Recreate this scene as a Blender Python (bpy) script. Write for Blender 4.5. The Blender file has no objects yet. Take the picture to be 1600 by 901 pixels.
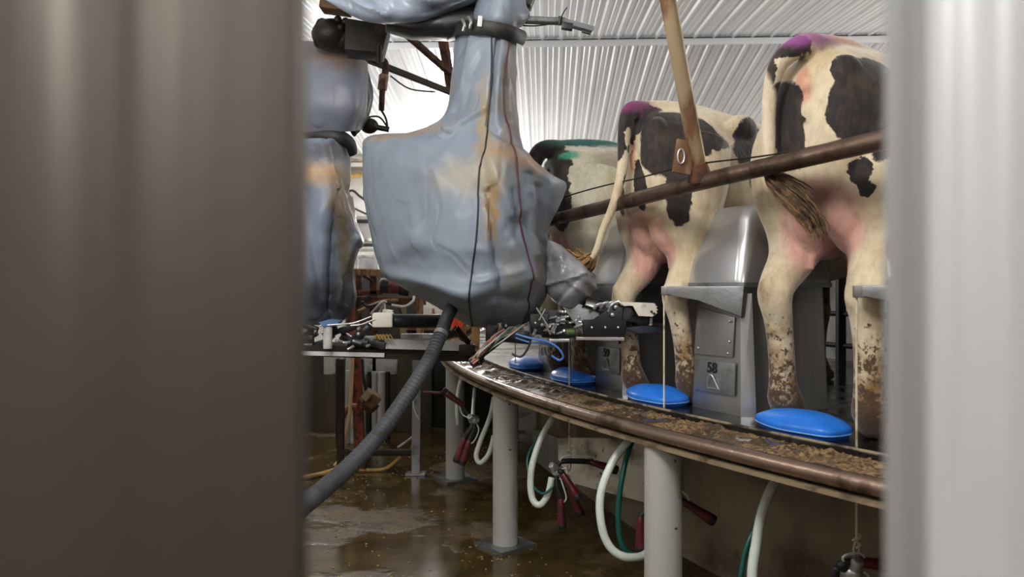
import bpy, bmesh, math, random
from mathutils import Vector, Matrix, noise

random.seed(7)
R_ = math.radians
COL = bpy.context.scene.collection
V = Vector
CAMZ, FPX = 1.5, 1200.0


def at(px, py, D):
    """a point of the photograph at distance D in front of the camera"""
    return V(((px - 800) * D / FPX, D, CAMZ - (py - 450) * D / FPX))


# ------------------------------------------------------------------ colour / materials
def lin(c):
    return tuple(((v / 255) / 12.92 if v / 255 <= .04045 else ((v / 255 + .055) / 1.055) ** 2.4) for v in c) + (1,)


class NT:
    def __init__(s, name):
        s.m = bpy.data.materials.new(name)
        s.m.use_nodes = True
        s.t = s.m.node_tree
        s.b = s.t.nodes['Principled BSDF']
        s.tc = s.t.nodes.new('ShaderNodeTexCoord')

    def n(s, kind, **kw):
        k = s.t.nodes.new('ShaderNode' + kind)
        for a, v in kw.items():
            setattr(k, a, v)
        return k

    def put(s, sock, v):
        if hasattr(v, 'links') or hasattr(v, 'is_linked'):
            s.t.links.new(v, sock)
        else:
            sock.default_value = v

    def math(s, op, a, b=0.0, c=None, clamp=False):
        k = s.n('Math', operation=op, use_clamp=clamp)
        s.put(k.inputs[0], a)
        s.put(k.inputs[1], b)
        if c is not None:
            s.put(k.inputs[2], c)
        return k.outputs[0]

    def vmath(s, op, a, b=None):
        k = s.n('VectorMath', operation=op)
        s.put(k.inputs[0], a)
        if b is not None:
            s.put(k.inputs[1], b)
        return k.outputs['Value'] if op in ('LENGTH', 'DOT_PRODUCT') else k.outputs[0]

    def noise(s, scale, detail=4, rough=.55, vec=None, stretch=None, dist=0):
        v = vec if vec is not None else s.tc.outputs['Object']
        if stretch:
            v = s.vmath('MULTIPLY', v, stretch)
        k = s.n('TexNoise')
        s.t.links.new(v, k.inputs['Vector'])
        k.inputs['Scale'].default_value = scale
        k.inputs['Detail'].default_value = detail
        k.inputs['Roughness'].default_value = rough
        k.inputs['Distortion'].default_value = dist
        return k

    def step(s, val, lo, hi):
        k = s.n('MapRange', interpolation_type='SMOOTHSTEP')
        s.put(k.inputs[0], val)
        k.inputs[1].default_value = lo
        k.inputs[2].default_value = hi
        return k.outputs[0]

    def mix(s, fac, a, b):
        k = s.n('Mix', data_type='RGBA')
        s.put(k.inputs[0], fac)
        s.put(k.inputs[6], a)
        s.put(k.inputs[7], b)
        return k.outputs[2]

    def mixf(s, fac, a, b):
        k = s.n('Mix', data_type='FLOAT')
        s.put(k.inputs[0], fac)
        s.put(k.inputs[2], a)
        s.put(k.inputs[3], b)
        return k.outputs[0]

    def bump(s, h, strength=.3, dist=.01):
        k = s.n('Bump')
        k.inputs['Strength'].default_value = strength
        k.inputs['Distance'].default_value = dist
        s.put(k.inputs['Height'], h)
        s.t.links.new(k.outputs[0], s.b.inputs['Normal'])


def mat(name, col, rough=.5, metal=0.0, col2=None, vs=6, thr=(.45, .62), rough2=None, bump=0, bs=60, stretch=None, bd=.01,
        col3=None, vs3=40, thr3=(.58, .66), spec=None, metal2=None):
    """base colour, blotched with col2 (dirt, rust, wear) and specked with col3"""
    t = NT(name)
    c = lin(col)
    r = rough
    if col2 is not None:
        f = t.step(t.noise(vs, 5, stretch=stretch).outputs['Fac'], *thr)
        c = t.mix(f, c, lin(col2))
        if rough2 is not None:
            r = t.mixf(f, rough, rough2)
        if metal2 is not None:
            t.put(t.b.inputs['Metallic'], t.mixf(f, metal, metal2))
    if col3 is not None:
        f3 = t.step(t.noise(vs3, 3).outputs['Fac'], *thr3)
        c = t.mix(f3, c, lin(col3))
    t.put(t.b.inputs['Base Color'], c)
    t.put(t.b.inputs['Roughness'], r)
    if metal2 is None:
        t.b.inputs['Metallic'].default_value = metal
    if spec is not None:
        t.b.inputs['Specular IOR Level'].default_value = spec
    if bump:
        t.bump(t.noise(bs, 4, stretch=stretch).outputs['Fac'], bump, bd)
    return t.m


def patch_mat(name, base, patches=(), rough=.6, bump=.15, bs=30, var=None, specks=(), spec=.4, bstretch=None, sheen=0, bd=.01, grain=None, crease=0):
    """a coat or cloth with patches of its own: (centre, radii, colour, edge softness, edge noise, noise scale, strength)"""
    t = NT(name)
    P = t.tc.outputs['Object']
    c = lin(base)
    if var:
        f = t.step(t.noise(var[1], 4).outputs['Fac'], *var[2])
        c = t.mix(f, c, lin(var[0]))
    noises = {}
    groups = []
    for p in patches:                                     # runs of equal colour become one mask
        key = (p[2], p[3:])
        if groups and groups[-1][0] == key:
            groups[-1][1].append(p)
        else:
            groups.append((key, [p]))
    for (colr, (soft, amp, nsc, stren)), ps in groups:
        if (amp, nsc) not in noises:
            k = t.noise(nsc, 5, .6)
            d = t.vmath('SUBTRACT', k.outputs['Color'], (.5, .5, .5))
            noises[(amp, nsc)] = t.vmath('ADD', P, t.vmath('MULTIPLY', d, (amp * 2,) * 3))
        w = noises[(amp, nsc)]
        m = None
        for p in ps:
            l = t.vmath('LENGTH', t.vmath('MULTIPLY', t.vmath('SUBTRACT', w, tuple(p[0])), tuple(1 / q for q in p[1])))
            m = l if m is None else t.math('MINIMUM', m, l)
        f = t.step(m, 1 + soft, 1 - soft)
        if stren != 1:
            f = t.math('MULTIPLY', f, stren)
        c = t.mix(f, c, lin(colr))
    if grain:                                             # hair and dust, a little in every patch
        gcol, gs, gk = grain
        k = t.noise(gs, 7, .7, stretch=bstretch).outputs['Fac']
        c = t.mix(t.math('MULTIPLY', t.step(k, .44, .66), gk), c, lin(gcol))
        k = t.noise(4.5, 6, .7).outputs['Fac']
        c = t.mix(t.math('MULTIPLY', t.step(k, .50, .72), gk * 1.1), c, lin(gcol))
    for (colr, z0, z1, nsc, lo, hi) in specks:             # dirt splashed up to z1, thick at z0
        sx = t.n('SeparateXYZ')
        t.t.links.new(P, sx.inputs[0])
        g = t.step(sx.outputs[2], z1, z0)
        k = t.noise(nsc, 6, .65).outputs['Fac']
        f = t.step(t.math('ADD', k, t.math('MULTIPLY', g, .42)), lo, hi)
        f = t.math('MULTIPLY', f, t.step(g, 0, .25))
        c = t.mix(f, c, lin(colr))
    t.put(t.b.inputs['Base Color'], c)
    t.b.inputs['Roughness'].default_value = rough
    t.b.inputs['Specular IOR Level'].default_value = spec
    if sheen:
        t.b.inputs['Sheen Weight'].default_value = sheen
    if crease:
        k = t.noise(crease, 2, .5, stretch=(1, 1, .55), dist=.6).outputs['Fac']
        r_ = t.math('ABSOLUTE', t.math('SUBTRACT', k, .5))
        r_ = t.step(r_, .0, .045)
        h_ = t.math('ADD', t.math('MULTIPLY', r_, .8), t.math('MULTIPLY', k, 2.5))
        t.bump(h_, .24, .02)
    elif bump:
        t.bump(t.noise(bs, 5, stretch=bstretch).outputs['Fac'], bump, bd)
    return t.m


# ------------------------------------------------------------------ geometry helpers
def cr(pts, n, closed=False):
    """Catmull-Rom through points (tuples of any length)"""
    L = len(pts)
    out = []
    rng = range(L) if closed else range(L - 1)
    for i in rng:
        p = [pts[(i + k) % L] if closed else pts[min(max(i + k, 0), L - 1)] for k in (-1, 0, 1, 2)]
        for j in range(n):
            u = j / n
            u2, u3 = u * u, u * u * u
            out.append(tuple(.5 * (2 * b + (c - a) * u + (2 * a - 5 * b + 4 * c - d) * u2 + (3 * b - a - 3 * c + d) * u3)
                             for a, b, c, d in zip(*p)))
    if not closed:
        out.append(tuple(pts[-1]))
    return out


class MB:
    def __init__(s):
        s.bm = bmesh.new()

    def box(s, c, size, rot=None, bev=0, seg=2, taper=None):
        m = Matrix.Translation(c) @ (rot if rot is not None else Matrix.Identity(4))
        r = bmesh.ops.create_cube(s.bm, size=1)
        for v in r['verts']:
            q = V((v.co.x * size[0], v.co.y * size[1], v.co.z * size[2]))
            if taper and v.co.z > 0:
                q.x *= taper[0]
                q.y *= taper[1]
            v.co = m @ q
        if bev:
            es = list({e for v in r['verts'] for e in v.link_edges})
            bmesh.ops.bevel(s.bm, geom=es, offset=bev, segments=seg, affect='EDGES', profile=.6)
        return s

    def beam(s, a, b, w, h=None, bev=0, up=V((0, 0, 1))):
        a, b = V(a), V(b)
        d = b - a
        z = d.normalized()
        if abs(z.dot(up)) > .98:
            up = V((0, 1, 0))
        x = up.cross(z).normalized()
        y = z.cross(x)
        rot = Matrix((x, y, z)).transposed().to_4x4()
        return s.box((a + b) / 2, (w, h or w, d.length), rot, bev)

    def loft(s, rings, cap=True, closed=True):
        vs = [[s.bm.verts.new(p) for p in r] for r in rings]
        n = len(vs[0])
        for i in range(len(vs) - 1):
            for j in range(n if closed else n - 1):
                k = (j + 1) % n
                try:
                    s.bm.faces.new((vs[i][j], vs[i][k], vs[i + 1][k], vs[i + 1][j]))
                except ValueError:
                    pass
        if cap and closed:
            for r, fl in ((vs[0], True), (vs[-1], False)):
                c = sum((v.co for v in r), V()) / n
                cv = s.bm.verts.new(c)
                for j in range(n):
                    k = (j + 1) % n
                    s.bm.faces.new((r[k], r[j], cv) if fl else (r[j], r[k], cv))
        return vs

    def tube(s, pts, r, n=12, smooth=0, ell=None, cap=True):
        """r: a number or one radius per point; ell: (sx, sy) flattening of the section"""
        pts = [tuple(p) for p in pts]
        rs = [r] * len(pts) if not hasattr(r, '__len__') else list(r)
        if smooth:
            q = cr([p + (q,) for p, q in zip(pts, rs)], smooth)
            pts = [p[:3] for p in q]
            rs = [max(p[3], 1e-4) for p in q]
        P = [V(p) for p in pts]
        T = [(P[min(i + 1, len(P) - 1)] - P[max(i - 1, 0)]).normalized() for i in range(len(P))]
        ref = V((0, 0, 1)) if abs(T[0].z) < .9 else V((1, 0, 0))
        x = ref.cross(T[0]).normalized()
        rings = []
        for i, p in enumerate(P):
            x = (x - T[i] * x.dot(T[i])).normalized()
            y = T[i].cross(x)
            ex, ey = ell or (1, 1)
            rings.append([p + (x * math.cos(a) * ex + y * math.sin(a) * ey) * rs[i] for a in (2 * math.pi * k / n for k in range(n))])
        s.loft(rings, cap)
        return s

    def cyl(s, a, b, r, r2=None, n=24, bev=0):
        a, b = V(a), V(b)
        r2 = r if r2 is None else r2
        if bev:
            d = (b - a).normalized()
            return s.tube([a, a + d * bev * .3, a + d * bev, b - d * bev, b - d * bev * .3, b],
                          [r - bev, r - bev * .3, r, r2, r2 - bev * .3, r2 - bev], n)
        return s.tube([a, b], [r, r2], n)

    def ball(s, c, r, rot=None, u=20, v=14):
        r = (r,) * 3 if not hasattr(r, '__len__') else r
        m = Matrix.Translation(c) @ (rot if rot is not None else Matrix.Identity(4)) @ Matrix.Diagonal((*r, 1))
        bmesh.ops.create_uvsphere(s.bm, u_segments=u, v_segments=v, radius=1, matrix=m)
        return s

    def lathe(s, prof, c=(0, 0, 0), axis=None, n=24):
        """prof: (radius, height) pairs"""
        m = Matrix.Translation(c) @ (axis if axis is not None else Matrix.Identity(4))
        s.loft([[m @ V((r * math.cos(a), r * math.sin(a), h)) for a in (2 * math.pi * k / n for k in range(n))] for r, h in prof])
        return s

    def prism(s, poly, a, b, bev=0):
        """poly: 3D outline points; extruded from offset a to offset b (vectors)"""
        lo = [s.bm.verts.new(V(p) + V(a)) for p in poly]
        hi = [s.bm.verts.new(V(p) + V(b)) for p in poly]
        n = len(poly)
        fs = [s.bm.faces.new(lo), s.bm.faces.new(hi[::-1])]
        for j in range(n):
            k = (j + 1) % n
            fs.append(s.bm.faces.new((lo[j], hi[j], hi[k], lo[k])))
        if bev:
            es = list({e for f in fs for e in f.edges})
            bmesh.ops.bevel(s.bm, geom=es, offset=bev, segments=2, affect='EDGES', profile=.6)
        return s

    def mesh(s, name, smooth=35):
        bmesh.ops.recalc_face_normals(s.bm, faces=s.bm.faces)
        me = bpy.data.meshes.new(name)
        s.bm.to_mesh(me)
        s.bm.free()
        if smooth:
            for p in me.polygons:
                p.use_smooth = True
            if smooth < 180:
                me.set_sharp_from_angle(angle=R_(smooth))
        return me

    def obj(s, name, m, parent=None, smooth=35):
        return link(name, s.mesh(name, smooth), m, parent)


def link(name, me, m=None, parent=None):
    o = bpy.data.objects.new(name, me)
    COL.objects.link(o)
    if m is not None:
        me.materials.clear()
        me.materials.append(m)
    if parent is not None:
        o.parent = parent
        w = parent.matrix_basis.copy()
        p = parent
        if p.parent is None:
            o.matrix_parent_inverse = w.inverted()
    return o


def tag(o, label, cat, group=None, kind=None):
    o['label'] = label
    o['category'] = cat
    if group:
        o['group'] = group
    if kind:
        o['kind'] = kind
    return o


def thing(name, label, cat, loc=(0, 0, 0), rz=0.0, group=None):
    o = bpy.data.objects.new(name, None)
    o.empty_display_size = .1
    o.location = loc
    o.rotation_euler = (0, 0, rz)
    COL.objects.link(o)
    return tag(o, label, cat, group)


def struct(o):
    o['kind'] = 'structure'
    return o


def dup(root, loc, rz, label, group=None):
    r = root.copy()
    COL.objects.link(r)
    r.location = loc
    r.rotation_euler = (0, 0, rz)
    r['label'] = label
    if group:
        r['group'] = group
    for ch in root.children:
        c = ch.copy()
        COL.objects.link(c)
        c.parent = r
        c.matrix_parent_inverse = ch.matrix_parent_inverse
        for g in ch.children:
            d = g.copy()
            COL.objects.link(d)
            d.parent = c
    return r


# ------------------------------------------------------------------ rotary platform frame of reference
C0 = V((9.80, 7.90, 0))
RR = 10.50
DECK = .98


def pol(ang, off, z=0.0):
    a = R_(ang)
    return C0 + V(((RR - off) * math.cos(a), (RR - off) * math.sin(a), 0)) + V((0, 0, z))


def inward(ang):
    return R_(ang) + math.pi          # heading towards the hub


# ------------------------------------------------------------------ materials
M = {}
M['vinyl'] = None
M['steel'] = mat('brushed_stainless', (196, 196, 198), .28, .75, (140, 138, 134), 3, (.4, .75), .42, .10, 90, (1, 1, .06), .002)
M['steel_dark'] = mat('dull_stainless', (160, 159, 158), .34, .8, (118, 114, 106), 4, (.4, .7), .5, .1, 80, (1, 1, .08), .002)
M['galv'] = mat('galvanised_steel', (150, 152, 154), .42, .85, (104, 98, 88), 7, (.5, .7), .6, .1, 70)
M['black'] = mat('black_plastic', (20, 20, 22), .38, 0, (44, 40, 36), 12, (.5, .75), .6)
M['black_rubber'] = mat('black_rubber', (24, 23, 23), .55, 0, (50, 44, 38), 14, (.55, .75), .7)
M['darkmetal'] = mat('grimy_dark_metal', (46, 42, 38), .5, .6, (76, 60, 46), 9, (.5, .7), .75, .2, 40)
M['rust'] = mat('rusty_steel', (96, 58, 40), .75, .2, (58, 40, 32), 14, (.42, .6), .85, .3, 60)
M['redpaint'] = mat('worn_red_paint', (128, 62, 40), .6, 0, (66, 44, 34), 14, (.48, .62), .8, .15, 50)
M['wood'] = mat('weathered_wood', (150, 116, 78), .75, 0, (98, 70, 46), 5, (.4, .65), .85, .3, 40, (6, 6, .6))
M['white'] = mat('soiled_white_plastic', (226, 220, 208), .45, 0, (178, 168, 150), 14, (.55, .75), .6)
M['paint'] = mat('grey_painted_steel', (170, 169, 164), .45, 0, (116, 102, 82), 5, (.6, .78), .65, .06, 30, (1, 1, .35), .01, (60, 48, 36), 22, (.69, .74))
M['blue'] = mat('bright_blue_plastic', (36, 122, 226), .33, 0, (30, 96, 186), 6, (.5, .8), .42, .05, 18)
M['hose_white'] = mat('milky_silicone_hose', (206, 214, 204), .3, 0, (168, 172, 158), 8, (.5, .75), .4, spec=.6)
M['hose_green'] = mat('dark_green_tube', (14, 82, 72), .28, 0, (10, 56, 50), 8, (.5, .75), .4)
M['maroon'] = mat('maroon_rubber', (92, 26, 38), .34, 0, (56, 20, 26), 18, (.5, .7), .5)
M['cord'] = mat('dirty_cream_cord', (206, 196, 170), .8, 0, (150, 132, 96), 20, (.5, .7), .85)
M['conc'] = mat('stained_concrete', (146, 132, 108), .72, 0, (92, 78, 58), 2.2, (.38, .62), .6, .3, 14, None, .02, (136, 126, 108), 9, (.6, .75))
M['pipe'] = mat('worn_brown_steel_pipe', (112, 92, 80), .34, .75, (70, 54, 42), 9, (.42, .65), .55, .2, 40)
M['rim'] = mat('manure_worn_steel_rim', (150, 128, 112), .3, .8, (86, 68, 50), 7, (.5, .66), .55, .25, 34)
M['upright'] = mat('rust_streaked_pipe', (158, 138, 108), .5, .3, (112, 78, 54), 8, (.45, .62), .65, .1, 30, (1, 1, .3))
M['yellow'] = mat('yellow_hose', (188, 152, 78), .5, 0, (120, 94, 58), 8, (.5, .7), .65)
M['blue_tube'] = mat('blue_air_tube', (62, 110, 178), .35)
M['pale'] = mat('pale_grey_enamel', (198, 198, 196), .5, 0, (150, 146, 138), 5, (.5, .72), .6)
M['orange'] = mat('orange_cloth', (240, 78, 40), .7, 0, (196, 56, 30), 9, (.45, .65))
M['tan'] = mat('tan_board', (176, 158, 132), .7, 0, (140, 120, 96), 5, (.4, .6))

# ------------------------------------------------------------------ the room
DR, ZR, SL_FAR, SL_NEAR = 9.4, 4.54, .160, .085
XL, XR, YN, YF = -4.6, 25.0, -4.0, 14.0


def ceiling_sheet(name, y0, z0, y1, z1, m):
    mb = MB()
    prof = []
    p = .2286
    n = int((XR - XL + 2) / p) + 1
    for i in range(n):
        x = XL - 1 + i * p
        for dx, dz in ((0, 0), (.018, -.021), (.040, -.021), (.058, 0), (.092, 0), (.099, -.005), (.112, -.005), (.119, 0),
                       (.158, 0), (.165, -.005), (.178, -.005), (.185, 0)):
            prof.append((x + dx, dz))
    ns = 2
    rings = [[V((x, y0 + (y1 - y0) * k / ns, z0 + (z1 - z0) * k / ns + dz)) for x, dz in prof] for k in range(ns + 1)]
    mb.loft(rings, cap=False, closed=False)
    o = struct(mb.obj(name, m, smooth=20))
    o.data.transform(Matrix.Translation((0, DR, 0)) @ Matrix.Rotation(R_(-2.5), 4, 'Z') @ Matrix.Translation((0, -DR, 0)))
    return o


t = NT('white_ribbed_steel')
k = t.noise(3, 4, stretch=(1, .15, 1)).outputs['Fac']
t.put(t.b.inputs['Base Color'], t.mix(t.step(k, .4, .7), lin((240, 241, 244)), lin((226, 228, 234))))
t.b.inputs['Metallic'].default_value = .3
t.b.inputs['Roughness'].default_value = .36
M['roof'] = t.m
ceiling_sheet('ceiling', DR, ZR, YF + 1.4, ZR - SL_FAR * (YF + 1.4 - DR), M['roof'])
ceiling_sheet('ceiling', YN, ZR - SL_NEAR * (DR - YN), DR, ZR, M['roof'])
mb = MB()
mb.beam((XL, DR - .03 + .2, ZR - .062), (XR, DR - .03 - 1.09, ZR - .062), .03, .075)
struct(mb.obj('trim_1', mat('ridge_flashing', (232, 233, 236), .4, 0)))
mb = MB()
mb.beam((XL, DR - .05 + .2, ZR - .020), (XR, DR - .05 - 1.09, ZR - .020), .02, .012)
struct(mb.obj('trim_2', M['black_rubber']))

# floor: manure-brown concrete under a film of water
t = NT('wet_dirty_floor')
big = t.noise(.9, 5, .6).outputs['Fac']
mid = t.noise(5, 6, .65).outputs['Fac']
grit = t.noise(48, 5, .75).outputs['Fac']
wet = t.step(big, .37, .50)
c = t.mix(t.step(mid, .35, .65), lin((106, 86, 56)), lin((66, 53, 34)))
c = t.mix(t.math('MULTIPLY', t.step(grit, .56, .68), .7), c, lin((150, 120, 74)))
c = t.mix(wet, c, t.mix(t.step(mid, .3, .7), lin((88, 71, 40)), lin((58, 47, 27))))
t.put(t.b.inputs['Base Color'], c)
t.put(t.b.inputs['Roughness'], t.mixf(wet, .6, .10))
t.b.inputs['Specular IOR Level'].default_value = .5
h = t.math('MULTIPLY', t.math('ADD', t.math('MULTIPLY', grit, .6), mid), t.mixf(wet, 1.0, .06))
t.bump(h, .5, .02)
M['floor'] = t.m
mb = MB()
mb.box((10, 8, -.05), (32, 27, .1))
struct(mb.obj('floor', M['floor'], smooth=0))

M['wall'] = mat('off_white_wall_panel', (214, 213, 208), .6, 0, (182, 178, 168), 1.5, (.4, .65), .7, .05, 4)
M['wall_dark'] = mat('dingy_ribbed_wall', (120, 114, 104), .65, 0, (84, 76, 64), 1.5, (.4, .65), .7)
mb = MB()
zb = ZR - SL_FAR * (YF - DR)
mb.box((10, YF + .05, 2.0), (31, .1, 4.0))
struct(mb.obj('wall_back', M['wall'], smooth=0))
mb = MB()
mb.box((XL - .05, 8, 2.3), (.1, 25, 4.6))
struct(mb.obj('wall_left', M['wall'], smooth=0))
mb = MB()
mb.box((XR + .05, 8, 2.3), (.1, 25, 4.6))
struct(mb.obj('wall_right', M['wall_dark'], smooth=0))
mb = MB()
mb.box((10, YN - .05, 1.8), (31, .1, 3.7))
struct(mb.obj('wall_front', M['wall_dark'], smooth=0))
mb = MB()
mb.box((6.4, YF - .03, .95), (15.2, .06, 1.9), bev=.01)
struct(mb.obj('added_dark_band', mat('added_band_dark', (58, 52, 46), .6, 0, (40, 36, 32), 2)))  # added dark band, keeps the deck from mirroring the white wall
# low wall of dark ribbed panels behind the pipe rack
mb = MB()
for i in range(9):
    x = -3.9 + i * .36
    mb.box((x, 8.05, .47), (.362, .05, .94), bev=.006)
struct(mb.obj('wall_partition', mat('dark_stained_panel', (86, 76, 60), .55, 0, (54, 46, 36), 3, (.4, .65), .7, .1, 20, (1, 1, .2))))

mb = MB()
for i in range(5):
    mb.box((-1.1 + i * .26, 8.3, .42), (.26, .05, .84), bev=.006)
struct(mb.obj('underdeck_shade_panels', mat('underdeck_shade_black', (40, 36, 32), .6, 0, (26, 24, 22), 3)))  # added dark panels that paint in the deep shade under the deck

# ------------------------------------------------------------------ rotary platform
A0, A1 = -213.0, -128.0


def arc(off, z, n=160, a0=A0, a1=A1):
    return [pol(a0 + (a1 - a0) * i / n, off, z) for i in range(n + 1)]


t = NT('wet_black_deck')
k1 = t.noise(4, 5).outputs['Fac']
k2 = t.noise(60, 4, .7).outputs['Fac']
c = t.mix(t.step(k1, .45, .7), lin((22, 22, 23)), lin((46, 40, 32)))
t.put(t.b.inputs['Base Color'], c)
t.put(t.b.inputs['Roughness'], t.mixf(t.step(k1, .4, .65), .10, .34))
t.bump(t.math('ADD', k1, t.math('MULTIPLY', k2, .3)), .25, .008)
M['deck'] = t.m
plat = thing('milking_platform', 'curved rotary milking platform with a brown pipe rim and wet black deck', 'platform', pol(-155, 1.0, 0))


def annulus(prof, n=150, a0=A0, a1=A1):
    """prof: closed outline of (off, z)"""
    mb = MB()
    mb.loft([[pol(a0 + (a1 - a0) * i / n, o, z) for o, z in prof] for i in range(n + 1)], cap=False)
    return mb


annulus([(.24, .94), (.24, DECK), (3.4, DECK), (3.4, .94)]).obj('deck', M['deck'], plat)
annulus([(.04, .905), (.04, .955), (.245, .962), (.245, .93), (3.4, .93), (3.4, .905)]).obj('underframe', M['darkmetal'], plat)
annulus([(.0, .888), (.0, .900), (.12, .906), (.12, .888)]).obj('rim_lip', mat('pale_lip_edge', (158, 140, 112), .5, .4, (96, 80, 60), 9, (.45, .65)), plat)
# manure crust on the ledge (displaced grid)
mb = MB()
na, nr = 900, 12
rings = []
for i in range(na + 1):
    a = -200 + 62 * i / na
    row = []
    for j in range(nr + 1):
        o = .042 + .198 * j / nr
        p = pol(a, o)
        u = noise.fractal(p * 9, 1, 2, 3) * .5 + .5
        w = noise.noise(p * 55)
        edge = min(1, j / 2.5) * min(1, (nr - j) / 1.5)
        clump = max(0, noise.noise(p * 22 + V((3, 1, 7))) - .05)
        p.z = .962 + edge * (.007 * u + .006 * max(0, w) + .045 * clump * max(0, min(1, u * 1.4 - .2)))
        row.append(p)
    rings.append(row)
mb.loft(rings, cap=False, closed=False)
t = NT('wet_manure_crust')
k1 = t.noise(5, 5).outputs['Fac']
k2 = t.noise(60, 5, .7).outputs['Fac']
c = t.mix(t.step(k2, .40, .60), lin((52, 38, 26)), lin((150, 122, 84)))
c = t.mix(t.step(k1, .48, .6), c, lin((74, 60, 44)))
t.put(t.b.inputs['Base Color'], c)
t.put(t.b.inputs['Roughness'], t.mixf(t.step(k1, .48, .58), .62, .2))
t.bump(t.math('MULTIPLY', k2, t.mixf(t.step(k1, .48, .58), 1, .12)), .6, .008)
M['manure'] = t.m
mo = mb.obj('manure_crust', t.m, plat, smooth=180)
mo['kind'] = 'stuff'
mb = MB()
mb.tube(arc(.026, .938, 220), .026, 20)
mb.obj('rim_pipe', M['rim'], plat)
mb = MB()
mb.tube(arc(.243, DECK + .004, 220), .006, 8)
mb.obj('deck_edge', mat('pale_deck_edging', (140, 128, 104), .5, .2, (50, 44, 36), 12, (.45, .6)), plat)

# drum wall and framing below the deck
annulus([(.95, .0), (.95, .90), (1.05, .90), (1.05, .0)]).obj('skirt_wall', M['conc'], plat)
# inner kerb wall in front of the cows
mb = annulus([(2.75, DECK), (2.75, 2.0), (2.85, 2.0), (2.85, DECK)])
mb.obj('stall_front_wall', mat('grey_stall_panel', (176, 174, 168), .6, 0, (126, 120, 112), 3, (.4, .65), .6, .05, 10), plat)

# loose clumps on the crust
rd = random.Random(31)
mb = MB()
cnt = 0
while cnt < 3600:
    a = rd.uniform(-190, -142)
    q = pol(a, rd.uniform(.06, .235), .963)
    if noise.noise(q * 3.2) + rd.uniform(-.35, .35) < .0:
        continue
    s_ = .0025 + .0075 * rd.random() ** 2.2
    r_ = bmesh.ops.create_icosphere(mb.bm, subdivisions=1, radius=s_, matrix=Matrix.Translation(q) @ Matrix.Rotation(rd.uniform(0, 3), 4, 'Z') @ Matrix.Diagonal((1.3, .9, .75, 1)))
    for v in r_['verts']:
        v.co += V((rd.uniform(-1, 1), rd.uniform(-1, 1), rd.uniform(-.6, 1))) * s_ * .3
    cnt += 1
mo = mb.obj('manure_clumps', mat('dry_manure', (132, 106, 72), .75, 0, (70, 54, 36), 30, (.45, .6), .85), plat, 20)
mo['kind'] = 'stuff'

# posts under the rim
pa = [-169.7, -160.85, -152.1]
plab = ['grey round post at the far end of the rim, farthest of the three', 'grey round post with its square foot plate in view, middle of the three',
        'stout grey round post nearest the camera, running out of the frame']
post0 = thing('support_post', plab[0], 'post', pol(pa[0], .085), R_(pa[0]), 'posts under the platform rim')
w = post0.matrix_basis.copy()
p = pol(pa[0], .085)
MB().cyl(p, p + V((0, 0, .90)), .0735, n=40).obj('shaft', M['paint'], post0)
MB().box(p + V((0, 0, .008)), (.26, .26, .016), Matrix.Rotation(R_(pa[0] + 20), 4, 'Z'), .003).obj('foot_plate', M['galv'], post0)
for a, l in zip(pa[1:], plab[1:]):
    dup(post0, pol(a, .085), R_(a), l)

# ------------------------------------------------------------------ stall housings (cabinets between the cows)
CAB = {57: -147.25, 58: -152.55, 59: -157.35, 60: -162.15}


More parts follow.
